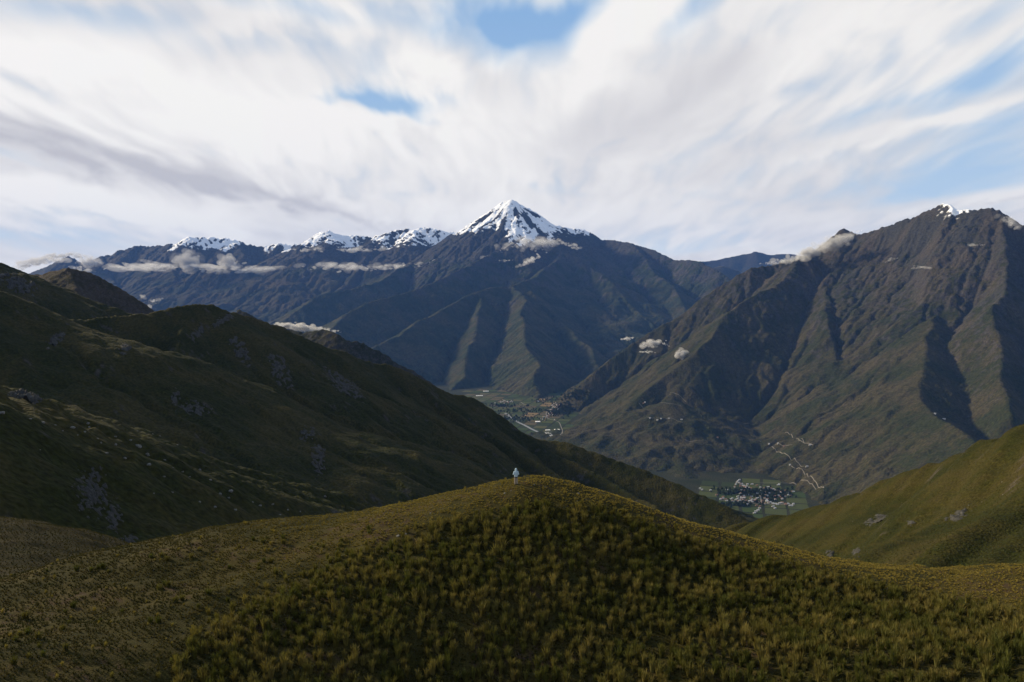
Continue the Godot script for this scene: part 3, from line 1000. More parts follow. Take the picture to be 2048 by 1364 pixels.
func make_valley() -> void:
	var node := Node3D.new()
	node.name = "valley_floor"
	setting(node)
	add_child(node)
	var r := Relief.new(-9000.0, -20000.0, 9000.0, -2600.0, 60.0)
	r.h.resize(r.nx * r.nz)
	r.h.fill(FLOOR)
	r.far.resize(r.nx * r.nz)
	var patch := noise(260.0, 4, 201)
	r.skin(func(p: Vector3, _n: Vector3, _w: float) -> Color:
		return Color(0.032, 0.042, 0.018).lerp(Color(0.06, 0.062, 0.03), clampf(0.5 + patch.get_noise_2d(p.x, p.z) * 1.5, 0, 1)), -2000.0)
	put(r.mesh(r.faces), "soil", ground_material(160.0, 111, 0.0), node)
	# fields: uneven quadrilaterals between hedges
	var rng := RandomNumberGenerator.new()
	rng.seed = 5
	var tones := [Color(0.055, 0.080, 0.022), Color(0.080, 0.095, 0.030), Color(0.040, 0.056, 0.018), Color(0.105, 0.105, 0.042), Color(0.12, 0.100, 0.050), Color(0.24, 0.17, 0.08), Color(0.052, 0.064, 0.032)]
	var field_mats := []
	for c in tones:
		var m := ground_material(45.0, 112, 0.0, 0.6, 1.0)
		m.vertex_color_use_as_albedo = false
		m.albedo_color = c.linear_to_srgb()
		field_mats.append(m)
	var turn := 0.28
	for j in 60:
		for i in 60:
			var wide := 120.0
			var deep := 130.0
			var o := Vector2(-3000.0 + i * wide, -3000.0 - j * deep)
			var c := o + Vector2(wide, -deep) * 0.5
			c = c.rotated(turn) + Vector2(-1500.0, 900.0)
			var px := pixel(Vector3(c.x, FLOOR, c.y))
			if not (px.x > 930.0 and px.x < 1150.0 and px.y > 780.0 and px.y < 885.0 or px.x > 1390.0 and px.x < 1620.0 and px.y > 960.0 and px.y < 1050.0):
				continue
			if ground(c.x, c.y) > FLOOR + 1.0:
				continue
			var st := SurfaceTool.new()
			st.begin(Mesh.PRIMITIVE_TRIANGLES)
			for q in [Vector2(0, 0), Vector2(1, 0), Vector2(1, 1), Vector2(0, 1)]:
				var w: Vector2 = Vector2((q.x - 0.5) * (wide - rng.randf_range(6.0, 26.0)), (q.y - 0.5) * (deep - rng.randf_range(6.0, 26.0))).rotated(turn) + c
				st.set_normal(Vector3.UP)
				st.add_vertex(Vector3(w.x, FLOOR + 0.5, w.y))
			for q in [0, 1, 2, 0, 2, 3]:
				st.add_index(q)
			var pick := rng.randi_range(0, 4 if px.x < 1300.0 else 2)
			if px.distance_to(Vector2(1090, 807)) < 9.0 or px.distance_to(Vector2(1058, 830)) < 9.0:
				pick = 5
			put(st.commit(), "field", field_mats[pick], node)
	# roads
	var dirt := plain(Color(0.15, 0.135, 0.115))
	var drape := func(x: float, z: float) -> float: return ground(x, z)
	var roads := [
		[[1121, 886], [1126, 872], [1126, 864], [1123, 856], [1118, 845], [1109, 841], [1096, 837], [1093, 831], [1093, 825], [1099, 819], [1111, 813]],
		[[1041, 804], [1047, 808], [1054, 810], [1066, 811]],
		[[1438, 1000], [1470, 1003], [1500, 1006], [1530, 1008], [1560, 1009], [1590, 1010]],
		[[1520, 991], [1522, 1000], [1523, 1008]]]
	var tracks := [
		[[1648, 975], [1638, 968], [1625, 958], [1608, 948], [1592, 940], [1582, 932]],
		[[1648, 977], [1620, 973], [1590, 969], [1560, 967], [1520, 966]],
		[[1612, 937], [1602, 926], [1585, 915], [1570, 908], [1555, 900], [1540, 896]],
		[[1608, 887], [1596, 878], [1583, 870], [1570, 866]],
		[[1626, 892], [1600, 894], [1570, 893], [1550, 890]],
		[[1474, 874], [1490, 879], [1508, 880], [1522, 884]],
		[[1370, 881], [1390, 882], [1408, 880]],
		[[1278, 807], [1300, 808], [1330, 806], [1362, 812]],
		[[1295, 836], [1320, 840], [1340, 838], [1365, 846]],
		[[1340, 786], [1362, 796], [1372, 804]]]
	for k in roads.size():
		var pts := PackedVector3Array()
		for p in roads[k]:
			pts.append(on_floor(p[0], p[1], FLOOR))
		setting(put(ribbon(pts, 7.5, 1.2, drape), called("road"), dirt))
	for k in tracks.size():
		var pts := PackedVector3Array()
		var way: Array = tracks[k]
		for p in [way[0], way[way.size() / 2], way[way.size() - 1]]:
			pts.append(hit(p[0], p[1], [1], 3500.0))
		setting(put(ribbon(pts, 3.8 if k < 6 else 3.0, 1.3, drape), called("road"), dirt))
	var river := PackedVector3Array()
	for p in [[1010, 826], [1034, 843], [1050, 851], [1065, 859], [1085, 868], [1105, 880]]:
		river.append(on_floor(p[0], p[1], FLOOR))
	var water := plain(Color(0.20, 0.20, 0.19), 0.25)
	setting(put(ribbon(river, 24.0, 0.9, drape), "river", water))
	# trees too far off to tell apart
	var mm := MultiMesh.new()
	mm.transform_format = MultiMesh.TRANSFORM_3D
	mm.use_colors = true
	mm.mesh = leafy_crown()
	var spots := []
	for b in [[1130, 820, 16, 11, 260], [1110, 826, 14, 8, 90], [1000, 812, 40, 3, 90], [1050, 822, 60, 8, 120], [1035, 838, 50, 6, 110], [1100, 800, 40, 8, 80], [1150, 790, 30, 14, 140], [1490, 985, 60, 8, 130], [1540, 990, 50, 12, 130], [1470, 1010, 50, 6, 70]]:
		for k in b[4]:
			spots.append(hit(b[0] + rng.randfn(0, 0.5) * b[2], b[1] + rng.randfn(0, 0.5) * b[3], [1], 3500.0))
	mm.instance_count = spots.size()
	for k in spots.size():
		var big := rng.randf_range(7.0, 15.0)
		mm.set_instance_transform(k, Transform3D(Basis(Vector3.UP, rng.randf() * TAU).scaled(Vector3(big, big * rng.randf_range(1.0, 1.7), big)), spots[k]))
		var g := rng.randf_range(0.6, 1.3)
		mm.set_instance_color(k, Color(0.030 * g, 0.042 * g, 0.018 * g))
	var wood := MultiMeshInstance3D.new()
	wood.name = "woodland"
	wood.multimesh = mm
	wood.material_override = colored()
	wood.set_meta("kind", "stuff")
	wood.set_meta("label", "dark trees and hedges scattered over the valley floor")
	add_child(wood)

func leafy_crown() -> ArrayMesh:
	var rng := RandomNumberGenerator.new()
	rng.seed = 77
	var st := SurfaceTool.new()
	st.begin(Mesh.PRIMITIVE_TRIANGLES)
	for k in 90:
		var v := Vector3(rng.randfn(), rng.randfn(), rng.randfn()).normalized()
		var p := v * rng.randf_range(0.25, 0.5) + Vector3(0, 0.5, 0)
		var a := Vector3(rng.randfn(), rng.randfn(), rng.randfn()).normalized() * 0.16
		var b := a.cross(v).normalized() * 0.16
		st.set_color(Color.WHITE * rng.randf_range(0.8, 1.0))
		st.add_vertex(p - a)
		st.add_vertex(p + a * 0.5 + b)
		st.add_vertex(p + a * 0.5 - b)
	st.generate_normals()
	return st.commit()

# ------------------------------------------------------------------ houses and greenhouses

func house_mesh(w: float, d: float, tall: float, pitch: float, wall: Color, roof: Color) -> ArrayMesh:
	var st := SurfaceTool.new()
	st.begin(Mesh.PRIMITIVE_TRIANGLES)
	var x := w * 0.5
	var z := d * 0.5
	var quad := func(a: Vector3, b: Vector3, c: Vector3, e: Vector3, col: Color) -> void:
		st.set_color(col)
		for q in [a, b, c, a, c, e]:
			st.add_vertex(q)
	var base := -4.0
	var c := [Vector3(-x, base, -z), Vector3(x, base, -z), Vector3(x, base, z), Vector3(-x, base, z)]
	var t := [Vector3(-x, tall, -z), Vector3(x, tall, -z), Vector3(x, tall, z), Vector3(-x, tall, z)]
	for k in 4:
		var n := (k + 1) % 4
		quad.call(c[k], t[k], t[n], c[n], wall)
	var l := Vector3(-x, tall + pitch, 0)
	var r := Vector3(x, tall + pitch, 0)
	st.set_color(wall)
	for q in [t[0], l, t[3], t[2], r, t[1]]:
		st.add_vertex(q)
	var over := 0.5
	var o := [Vector3(-x - over, tall - over * pitch / z, -z - over), Vector3(x + over, tall - over * pitch / z, -z - over), Vector3(x + over, tall - over * pitch / z, z + over), Vector3(-x - over, tall - over * pitch / z, z + over)]
	var lo := l + Vector3(-over, 0.15, 0)
	var ro := r + Vector3(over, 0.15, 0)
	for k in 4:
		o[k].y += 0.15
	quad.call(o[0], o[1], ro, lo, roof)
	quad.call(lo, ro, o[2], o[3], roof)
	# door and windows in the long side, sunk frames drawn as dark boxes set proud
	st.set_color(Color(0.03, 0.03, 0.035))
	for q in [-0.3, 0.3]:
		var cx: float = q * w
		quad.call(Vector3(cx - 0.6, 1.0, z + 0.03), Vector3(cx - 0.6, 2.2, z + 0.03), Vector3(cx + 0.6, 2.2, z + 0.03), Vector3(cx + 0.6, 1.0, z + 0.03), Color(0.03, 0.03, 0.035))
	quad.call(Vector3(-0.5, 0.0, z + 0.03), Vector3(-0.5, 2.1, z + 0.03), Vector3(0.5, 2.1, z + 0.03), Vector3(0.5, 0.0, z + 0.03), Color(0.06, 0.04, 0.03))
	st.generate_normals()
	return st.commit()

func make_houses() -> void:
	var rng := RandomNumberGenerator.new()
	rng.seed = 12
	var looks := [
		["white walled house with pale metal roof", house_mesh(10.5, 7.5, 4.5, 2.2, Color(0.42, 0.40, 0.38), Color(0.36, 0.37, 0.39))],
		["mud brick house with terracotta roof", house_mesh(11, 7, 4.0, 2.5, Color(0.22, 0.16, 0.12), Color(0.24, 0.13, 0.09))],
		["long low house with light grey roof", house_mesh(15, 7.5, 3.6, 1.8, Color(0.36, 0.34, 0.31), Color(0.40, 0.40, 0.41))],
		["tall whitewashed house with red roof", house_mesh(9, 8, 6.0, 2.4, Color(0.45, 0.43, 0.40), Color(0.22, 0.12, 0.09))]]
	var mat := colored(0.7)
	var place := func(px: float, py: float, look: int, where: String, group: String, facing: float) -> void:
		var p := hit(px, py, [1], 3500.0)
		var o := MeshInstance3D.new()
		o.mesh = looks[look][1]
		o.material_override = mat
		o.position = p + Vector3(0, 1.5, 0)
		o.rotation.y = facing
		thing(o, "house", looks[look][0] + " " + where, "house", group)
	# the town: along the street, then scattered thinner outwards
	for k in 42:
		place.call(1440.0 + k * 3.6 + rng.randf_range(-1, 1), 1000.5 + k * 0.24 + rng.randf_range(-2.6, 2.6), rng.randi_range(0, 3), "along the main street of the valley town", "houses along the town street", rng.randf_range(-0.2, 0.2))
	for k in 105:
		var px := 1530.0 + rng.randfn(0, 34.0)
		var py := 988.0 + rng.randfn(0, 9.0)
		if py > 1004.0 or py < 966.0 or px < 1440.0 or px > 1600.0:
			continue
		place.call(px, py, rng.randi_range(0, 3), "in the upper lanes of the valley town", "houses in the upper town", rng.randf_range(-0.5, 0.5))
	for p in [[1476, 963], [1479, 961], [1474, 966], [1472, 970], [1484, 969], [1492, 974], [1495, 970], [1488, 973], [1478, 967]]:
		place.call(p[0], p[1], 0, "in the walled yard above the valley town", "houses in the yard above town", 0.2)
	for p in [[1495, 1010], [1513, 1012], [1520, 1014], [1516, 1022], [1519, 1018], [1509, 1027], [1512, 1024], [1550, 1018], [1546, 1014], [1400, 978], [1404, 981], [1421, 982], [1433, 991], [1446, 995]]:
		place.call(p[0], p[1], rng.randi_range(0, 2), "below the main street of the valley town", "houses below the town street", rng.randf_range(-0.4, 0.4))
	# hamlets
	for k in 26:
		place.call(1008.0 + rng.randfn(0, 11.0), 804.0 + rng.randfn(0, 2.2), rng.randi_range(0, 3), "in the hamlet under the grey spur", "houses of the far hamlet", rng.randf_range(-1, 1))
	for k in 46:
		var t := rng.randf()
		place.call(lerpf(1084.0, 1117.0, t) + rng.randfn(0, 4.0), lerpf(838.0, 812.0, t) + rng.randfn(0, 5.0), rng.randi_range(0, 3), "in the village on the winding valley road", "houses of the valley village", rng.randf_range(-1, 1))
	for p in [[1287, 808], [1290, 807], [1300, 838], [1315, 841], [1338, 838], [1322, 839], [1363, 840], [1435, 876], [1538, 892], [1556, 888], [1568, 894], [1620, 892], [1614, 934], [1580, 932], [1558, 970], [1870, 829], [1888, 839]]:
		place.call(p[0], p[1], rng.randi_range(0, 2), "alone on the mountain's lower slope", "lone houses on the mountain slope", rng.randf_range(-0.5, 0.5))
	# greenhouses: long plastic tunnels
	var film := plain(Color(0.72, 0.73, 0.74), 0.5)
	var rib := plain(Color(0.5, 0.5, 0.5), 0.5)
	for g in [[972, 783, 62, 30], [959, 792, 75, 26], [1076, 803, 32, 22], [1076, 844, 42, 34], [1096, 861, 38, 22], [1114, 860, 46, 22]]:
		var p := on_floor(g[0], g[1], FLOOR)
		var o := Node3D.new()
		o.position = p + Vector3(0, 0.4, 0)
		o.rotation.y = 0.1
		thing(o, "greenhouse", "white plastic greenhouse standing in the valley fields", "greenhouse", "greenhouses in the valley fields")
		var st := SurfaceTool.new()
		st.begin(Mesh.PRIMITIVE_TRIANGLES)
		var spans := 4
		var w: float = g[2]
		var d: float = g[3]
		for k in spans:
			for a in 6:
				var q := []
				for e in [0, 1]:
					var ang: float = PI * (a + e) / 6.0
					q.append(Vector3(-w * 0.5 + (k + 0.5 - 0.5 * cos(ang)) * w / spans, 3.0 + sin(ang) * 3.0, 0))
				for v in [q[0] - Vector3(0, 0, d / 2), q[1] - Vector3(0, 0, d / 2), q[1] + Vector3(0, 0, d / 2), q[0] - Vector3(0, 0, d / 2), q[1] + Vector3(0, 0, d / 2), q[0] + Vector3(0, 0, d / 2)]:
					st.add_vertex(v)
		st.generate_normals()
		put(st.commit(), "roof", film, o)
		var box := BoxMesh.new()
		box.size = Vector3(w, 3.4, d)
		put(box, "wall", rib, o).position.y = 1.3

# ------------------------------------------------------------------ rocks

func rock_mesh(seed_: int, rough: float) -> ArrayMesh:
	var n := FastNoiseLite.new()
	n.seed = seed_
	n.frequency = 0.9
	n.fractal_octaves = 4
	var ball := SphereMesh.new()
	ball.radius = 0.5
	ball.height = 1.0
	ball.radial_segments = 16
	ball.rings = 9
	var a := ball.get_mesh_arrays()
	var v: PackedVector3Array = a[Mesh.ARRAY_VERTEX]
	var cols := PackedColorArray()
	var rng := RandomNumberGenerator.new()
	rng.seed = seed_
	var cuts := []
	for k in 7:
		cuts.append(Vector3(rng.randfn(), rng.randfn(), rng.randfn()).normalized())
	for k in v.size():
		var p := v[k] * 2.0
		for c in cuts:      # split faces
			var over := p.dot(c) - 0.62
			if over > 0.0:
				p -= c * over * 0.85
		p *= 1.0 + rough * n.get_noise_3dv(p * 1.4)
		v[k] = p * 0.5
		var t := n.get_noise_3dv(p * 2.5 + Vector3(9, 9, 9))
		cols.append(Color(0.22, 0.215, 0.20) * (1.0 + t * 0.9))
	a[Mesh.ARRAY_VERTEX] = v
	a[Mesh.ARRAY_COLOR] = cols
	a[Mesh.ARRAY_NORMAL] = null
	a[Mesh.ARRAY_TANGENT] = null
	a[Mesh.ARRAY_TEX_UV] = null
	var m := ArrayMesh.new()
	m.add_surface_from_arrays(Mesh.PRIMITIVE_TRIANGLES, a)
	var st := SurfaceTool.new()
	st.create_from(m, 0)
	st.deindex()
	st.generate_normals()
	return st.commit()

var rocks := []
var stone: StandardMaterial3D
var pale: StandardMaterial3D

func rock(px: float, py: float, wide_px: float, which: Array, label: String, group: String, rng: RandomNumberGenerator, parent: Node3D = null, from := 40.0) -> void:
	var p := hit(px, py, which, from, 3000.0)
	if p == Vector3.ZERO:
		return
	var size := wide_px * p.length() / LENS
	var o := MeshInstance3D.new()
	o.mesh = rocks[rng.randi_range(0, rocks.size() - 1)]
	o.material_override = stone if parent else pale
	o.scale = Vector3(size * rng.randf_range(0.85, 1.15), size * rng.randf_range(0.55, 0.85), size * rng.randf_range(0.8, 1.2))
	o.rotation = Vector3(rng.randf_range(-0.3, 0.3), rng.randf() * TAU, rng.randf_range(-0.3, 0.3))
	o.position = p - Vector3(0, size * 0.06, 0)
	if parent:
		o.name = "stone"
		o.position -= parent.position
		parent.add_child(o, true)
	else:
		thing(o, "boulder", label, "boulder", group)

func outcrop(px: float, py: float, w: float, h: float, n: int, size: float, which: Array, label: String, rng: RandomNumberGenerator, tilt := 0.0, from := 40.0) -> void:
	var p := hit(px, py, which, from, 3000.0)
	if p == Vector3.ZERO:
		return
	var o := Node3D.new()
	o.position = p
	thing(o, "rock_outcrop", label, "rock outcrop", "")
	var m := p.length() / LENS
	crag(o, px, py, w, h, tilt, relief[which[0]], clampf(m * 2.6, 0.5, 2.2), size * m, rng.randi())
	for k in n:
		var u := rng.randfn(0, 0.5)
		rock(px + u * w, py + rng.randfn(0, 0.5) * h + u * w * tilt, size * 0.7 * rng.randf_range(0.25, 1.0), which, "", "", rng, o, from)

# bare rock breaking through the turf: a rugged skin over the ground, sinking under it along a ragged edge
func crag(o: Node3D, px: float, py: float, w: float, h: float, tilt: float, r: Relief, step: float, thick: float, seed_: int) -> void:
	var edge := noise(step * 5.0, 4, seed_)
	var crack := noise(step * 5.0, 4, seed_ + 1, FastNoiseLite.FRACTAL_RIDGED)
	var c := o.position
	var m := c.length() / LENS
	var reach := (maxf(w, h * 1.8) + 8.0) * m * 1.5
	var n := clampi(int(reach * 2.0 / step), 8, 90)
	var v := PackedVector3Array()
	var cols := PackedColorArray()
	var shown := PackedFloat32Array()
	for j in n + 1:
		for i in n + 1:
			var x := c.x + (i - n * 0.5) * step
			var z := c.z + (j - n * 0.5) * step
			var q := Vector3(x, r.height(x, z), z)
			var s := pixel(q)
			var du := (s.x - px) / (w + 3.0)
			var dv := (s.y - py - (s.x - px) * tilt) / (h + 3.0)
			var mask := 0.16 - (du * du + dv * dv) * 0.55 + edge.get_noise_2d(x, z) * 1.5
			var k := crack.get_noise_2d(x, z)
			q.y += clampf(mask * 2.0, -1.0, 1.0) * thick * 0.20 + (k - 0.1) * thick * 0.30 * clampf(mask * 2.0, 0.0, 1.0)
			v.append(q - c)
			shown.append(mask)
			var t := 1.0 + 0.9 * edge.get_noise_2d(x * 3.0 + 50.0, z * 3.0)
			cols.append(Color(0.150, 0.147, 0.137) * t)
	var st := SurfaceTool.new()
	st.begin(Mesh.PRIMITIVE_TRIANGLES)
	var any := false
	for j in n:
		for i in n:
			var k := j * (n + 1) + i
			if maxf(maxf(shown[k], shown[k + 1]), maxf(shown[k + n + 1], shown[k + n + 2])) < -0.05:
				continue
			any = true
			for q in [k, k + 1, k + n + 2, k, k + n + 2, k + n + 1]:
				st.set_color(cols[q])
				st.add_vertex(v[q])
	if any:
		st.generate_normals()
		put(st.commit(), "rock_face", stone, o)

func make_rocks() -> void:
	var rng := RandomNumberGenerator.new()
	rng.seed = 31
	for k in 6:
		rocks.append(rock_mesh(900 + k, 0.35))
	stone = colored()
	pale = colored()
	pale.albedo_texture = grain_texture(121, 0.6, 1.0, 0.05)
	pale.uv1_triplanar = true
	stone.albedo_color = Color(0.55, 0.55, 0.55).linear_to_srgb()
	stone.albedo_texture = grain_texture(120, 0.5, 1.0, 0.05)
	stone.uv1_triplanar = true
	stone.uv1_scale = Vector3.ONE * 0.8
	var hill := [2]
	# single boulders along the shaded side of the near spur
	for p in [[5, 826, 12], [86, 845, 8], [145, 855, 8], [176, 847, 6], [230, 874, 7], [231, 890, 7], [261, 881, 6], [278, 893, 13], [213, 907, 8], [295, 909, 8], [297, 911, 6], [297, 929, 9], [250, 917, 7], [202, 887, 5], [195, 877, 5], [170, 865, 5], [178, 854, 5], [328, 953, 6], [307, 988, 4], [345, 985, 5], [460, 982, 10], [440, 988, 7], [458, 996, 6], [505, 1005, 6], [520, 1012, 7], [400, 940, 6], [365, 945, 6], [330, 920, 5], [420, 960, 7], [380, 955, 5], [470, 1020, 7], [430, 1015, 6], [400, 1005, 6], [545, 1010, 6], [575, 1020, 6], [650, 993, 8], [110, 850, 5], [60, 838, 5], [125, 862, 4], [155, 870, 4], [345, 935, 5], [80, 900, 4], [560, 1030, 5], [600, 1024, 5], [355, 890, 4], [320, 872, 4], [275, 862, 4], [305, 868, 4]]:
		rock(p[0], p[1], p[2], hill, "pale weathered boulder on the shaded spur below the grass hill", "boulders on the shaded spur", rng, null, 300.0)
	outcrop(58, 795, 26, 9, 9, 24, hill, "large rounded grey outcrop on top of the shaded spur", rng, 0.25, 300.0)
	outcrop(28, 788, 10, 5, 4, 14, hill, "small knobbly outcrop beside the large rounded one", rng, 0.0, 300.0)
	outcrop(185, 985, 30, 45, 16, 16, hill, "broken crag streaking down the dark face of the spur", rng, 0.0, 300.0)
	outcrop(228, 1035, 14, 28, 10, 12, hill, "narrow crag low on the dark face of the spur", rng, 0.0, 300.0)
	outcrop(258, 1078, 16, 5, 6, 9, hill, "low rock step behind the meadow's edge", rng, 0.0, 250.0)
	outcrop(615, 868, 12, 12, 6, 13, hill, "upper half of the split crag on the grass hill", rng, 0.0, 600.0)
	outcrop(637, 915, 12, 32, 13, 14, hill, "long crumbling crag in the middle of the grass hill", rng, 0.0, 600.0)
	outcrop(350, 792, 7, 12, 5, 12, hill, "narrow upright slab halfway up the grass hill", rng, 0.0, 700.0)
	outcrop(390, 818, 28, 12, 9, 13, hill, "broad flat scab of rock on the grass hill", rng, 0.0, 700.0)
	outcrop(110, 680, 18, 10, 7, 13, hill, "slanting pale ledge on the saddle slope", rng, -0.7, 700.0)
	outcrop(250, 697, 12, 8, 6, 11, hill, "small crag in the hollow below the summit", rng, -0.3, 700.0)
	outcrop(445, 641, 26, 6, 8, 10, hill, "row of pale rocks just under the hill summit", rng, -0.45, 900.0)
	outcrop(395, 668, 14, 10, 6, 10, hill, "dark crag on the flank under the hill summit", rng, -0.6, 900.0)
	outcrop(40, 570, 34, 14, 14, 18, hill, "wide grey scree face high on the brown shoulder", rng, 0.3, 900.0)
	outcrop(480, 700, 20, 20, 10, 11, hill, "scattered rocks on the rib below the summit", rng, 0.8, 900.0)
	outcrop(560, 740, 20, 24, 10, 11, hill, "rough rocky strip along the hill's long rib", rng, 0.8, 900.0)
	outcrop(690, 770, 34, 20, 12, 10, hill, "rocky streak high on the hill's valley side", rng, 0.7, 900.0)
	# the hillside across the dell
	var side := [4]
	outcrop(1916, 1032, 22, 6, 9, 17, side, "pale pinkish outcrop on the green hillside", rng, -0.35, 120.0)
	outcrop(1752, 1040, 20, 6, 8, 9, side, "cluster of small rocks on the green hillside", rng, -0.3, 120.0)
	outcrop(1825, 1046, 10, 5, 5, 9, side, "dark rocky bank on the green hillside", rng, 0.5, 120.0)
	outcrop(1712, 1104, 8, 9, 6, 9, side, "rocky lip of the gully under the green hillside", rng, 0.5, 120.0)
	outcrop(1658, 1108, 6, 5, 4, 9, side, "brown rock peeping over the knoll's edge", rng, 0.0, 120.0)
	for p in [[1700, 988], [1938, 1011], [1964, 1005], [2006, 990], [2020, 978], [2029, 966], [2004, 964], [1775, 956], [1848, 1043], [1706, 1043], [1735, 1050], [1745, 1046]]:
		rock(p[0], p[1], 3.0, side, "little white stone lying on the green hillside", "white stones on the hillside", rng, null, 120.0)
	# stones on the knoll
	for p in [[1011, 986, 7, "flat pale stone in the grass in front of the standing person"], [1090, 975, 4, "small pale stone on the bare crest beyond the person"], [1157, 987, 5, "white angular stone on the bare brown patch of the knoll"], [1068, 970, 5, "low stone beside the standing person"], [796, 1072, 8, "rounded pale stone at the edge of the tussocks"], [812, 1068, 6, "yellowish stone next to the rounded pale one"], [736, 1067, 4, "little white stone on the short grass slope"], [861, 1027, 4, "small reddish stone on the bare earth strip"]]:
		rock(p[0], p[1], p[2], [5], p[3], "", rng, null, 50.0)
	for p in [[1135, 980], [1142, 981], [1080, 979], [1022, 982], [840, 1030], [850, 1029], [795, 1055], [800, 1056], [703, 1080], [755, 1100], [1172, 1000], [1155, 1003]]:
		rock(p[0], p[1], 2.6, [5], "pebble showing through the short grass of the knoll", "pebbles on the knoll", rng, null, 50.0)

# ------------------------------------------------------------------ grass

func tussock_mesh(seed_: int, blades: int, spread: float, wide: float) -> ArrayMesh:
	var rng := RandomNumberGenerator.new()
	rng.seed = seed_
	var st := SurfaceTool.new()
	st.begin(Mesh.PRIMITIVE_TRIANGLES)
	for k in blades:
		var a := rng.randf() * TAU
		var out := Vector3(cos(a), 0, sin(a))
		var lean := pow(rng.randf(), 0.8) * spread
		var tall := rng.randf_range(0.6, 1.05) * (1.0 - lean * 0.35)
		var p0 := out * rng.randf() * 0.16
		var p1 := p0 + out * lean * 0.35 + Vector3(0, tall * 0.62, 0)
		var p2 := p0 + out * lean + Vector3(0, tall * (1.0 - lean * 0.25), 0)
		var side := Vector3(-out.z, 0, out.x).rotated(Vector3.UP, rng.randf_range(-0.9, 0.9)) * wide
		var tone := rng.randf_range(0.6, 1.35)
		var dry := rng.randf()
		st.set_color(Color(tone, tone * lerpf(1.0, 0.86, dry), tone * lerpf(1.0, 0.8, dry)))
		for q in [p0 - side, p1 - side * 0.8, p0 + side, p0 + side, p1 - side * 0.8, p1 + side * 0.8, p1 - side * 0.8, p2, p1 + side * 0.8]:
			st.add_vertex(q)
	st.generate_normals()
	return st.commit()

func grass_material() -> StandardMaterial3D:
	var m := colored()
	m.backlight_enabled = true
	m.backlight = Color(0.75, 0.75, 0.55)
	m.cull_mode = BaseMaterial3D.CULL_DISABLED
	return m

# where the tussocks stand close together (1) and where the grass is short (0)
func tussocky(px: Vector2) -> float:
	var edge := [[0, 1500], [280, 1364], [360, 1270], [430, 1200], [560, 1150], [640, 1110], [730, 1085], [820, 1048], [900, 1024], [1000, 1010], [1080, 990], [1180, 1000], [1300, 1036], [1400, 1066], [1500, 1092], [1620, 1122], [1720, 1150], [1850, 1170], [2048, 1210], [2200, 1230]]
	for k in edge.size() - 1:
		if px.x >= edge[k][0] and px.x < edge[k + 1][0]:
			var y := lerpf(edge[k][1], edge[k + 1][1], (px.x - edge[k][0]) / (edge[k + 1][0] - edge[k][0]))
			return clampf((px.y - y) / lerpf(110.0, 30.0, clampf(px.x / 900.0, 0.0, 1.0)), 0.0, 1.0)
	return 0.0

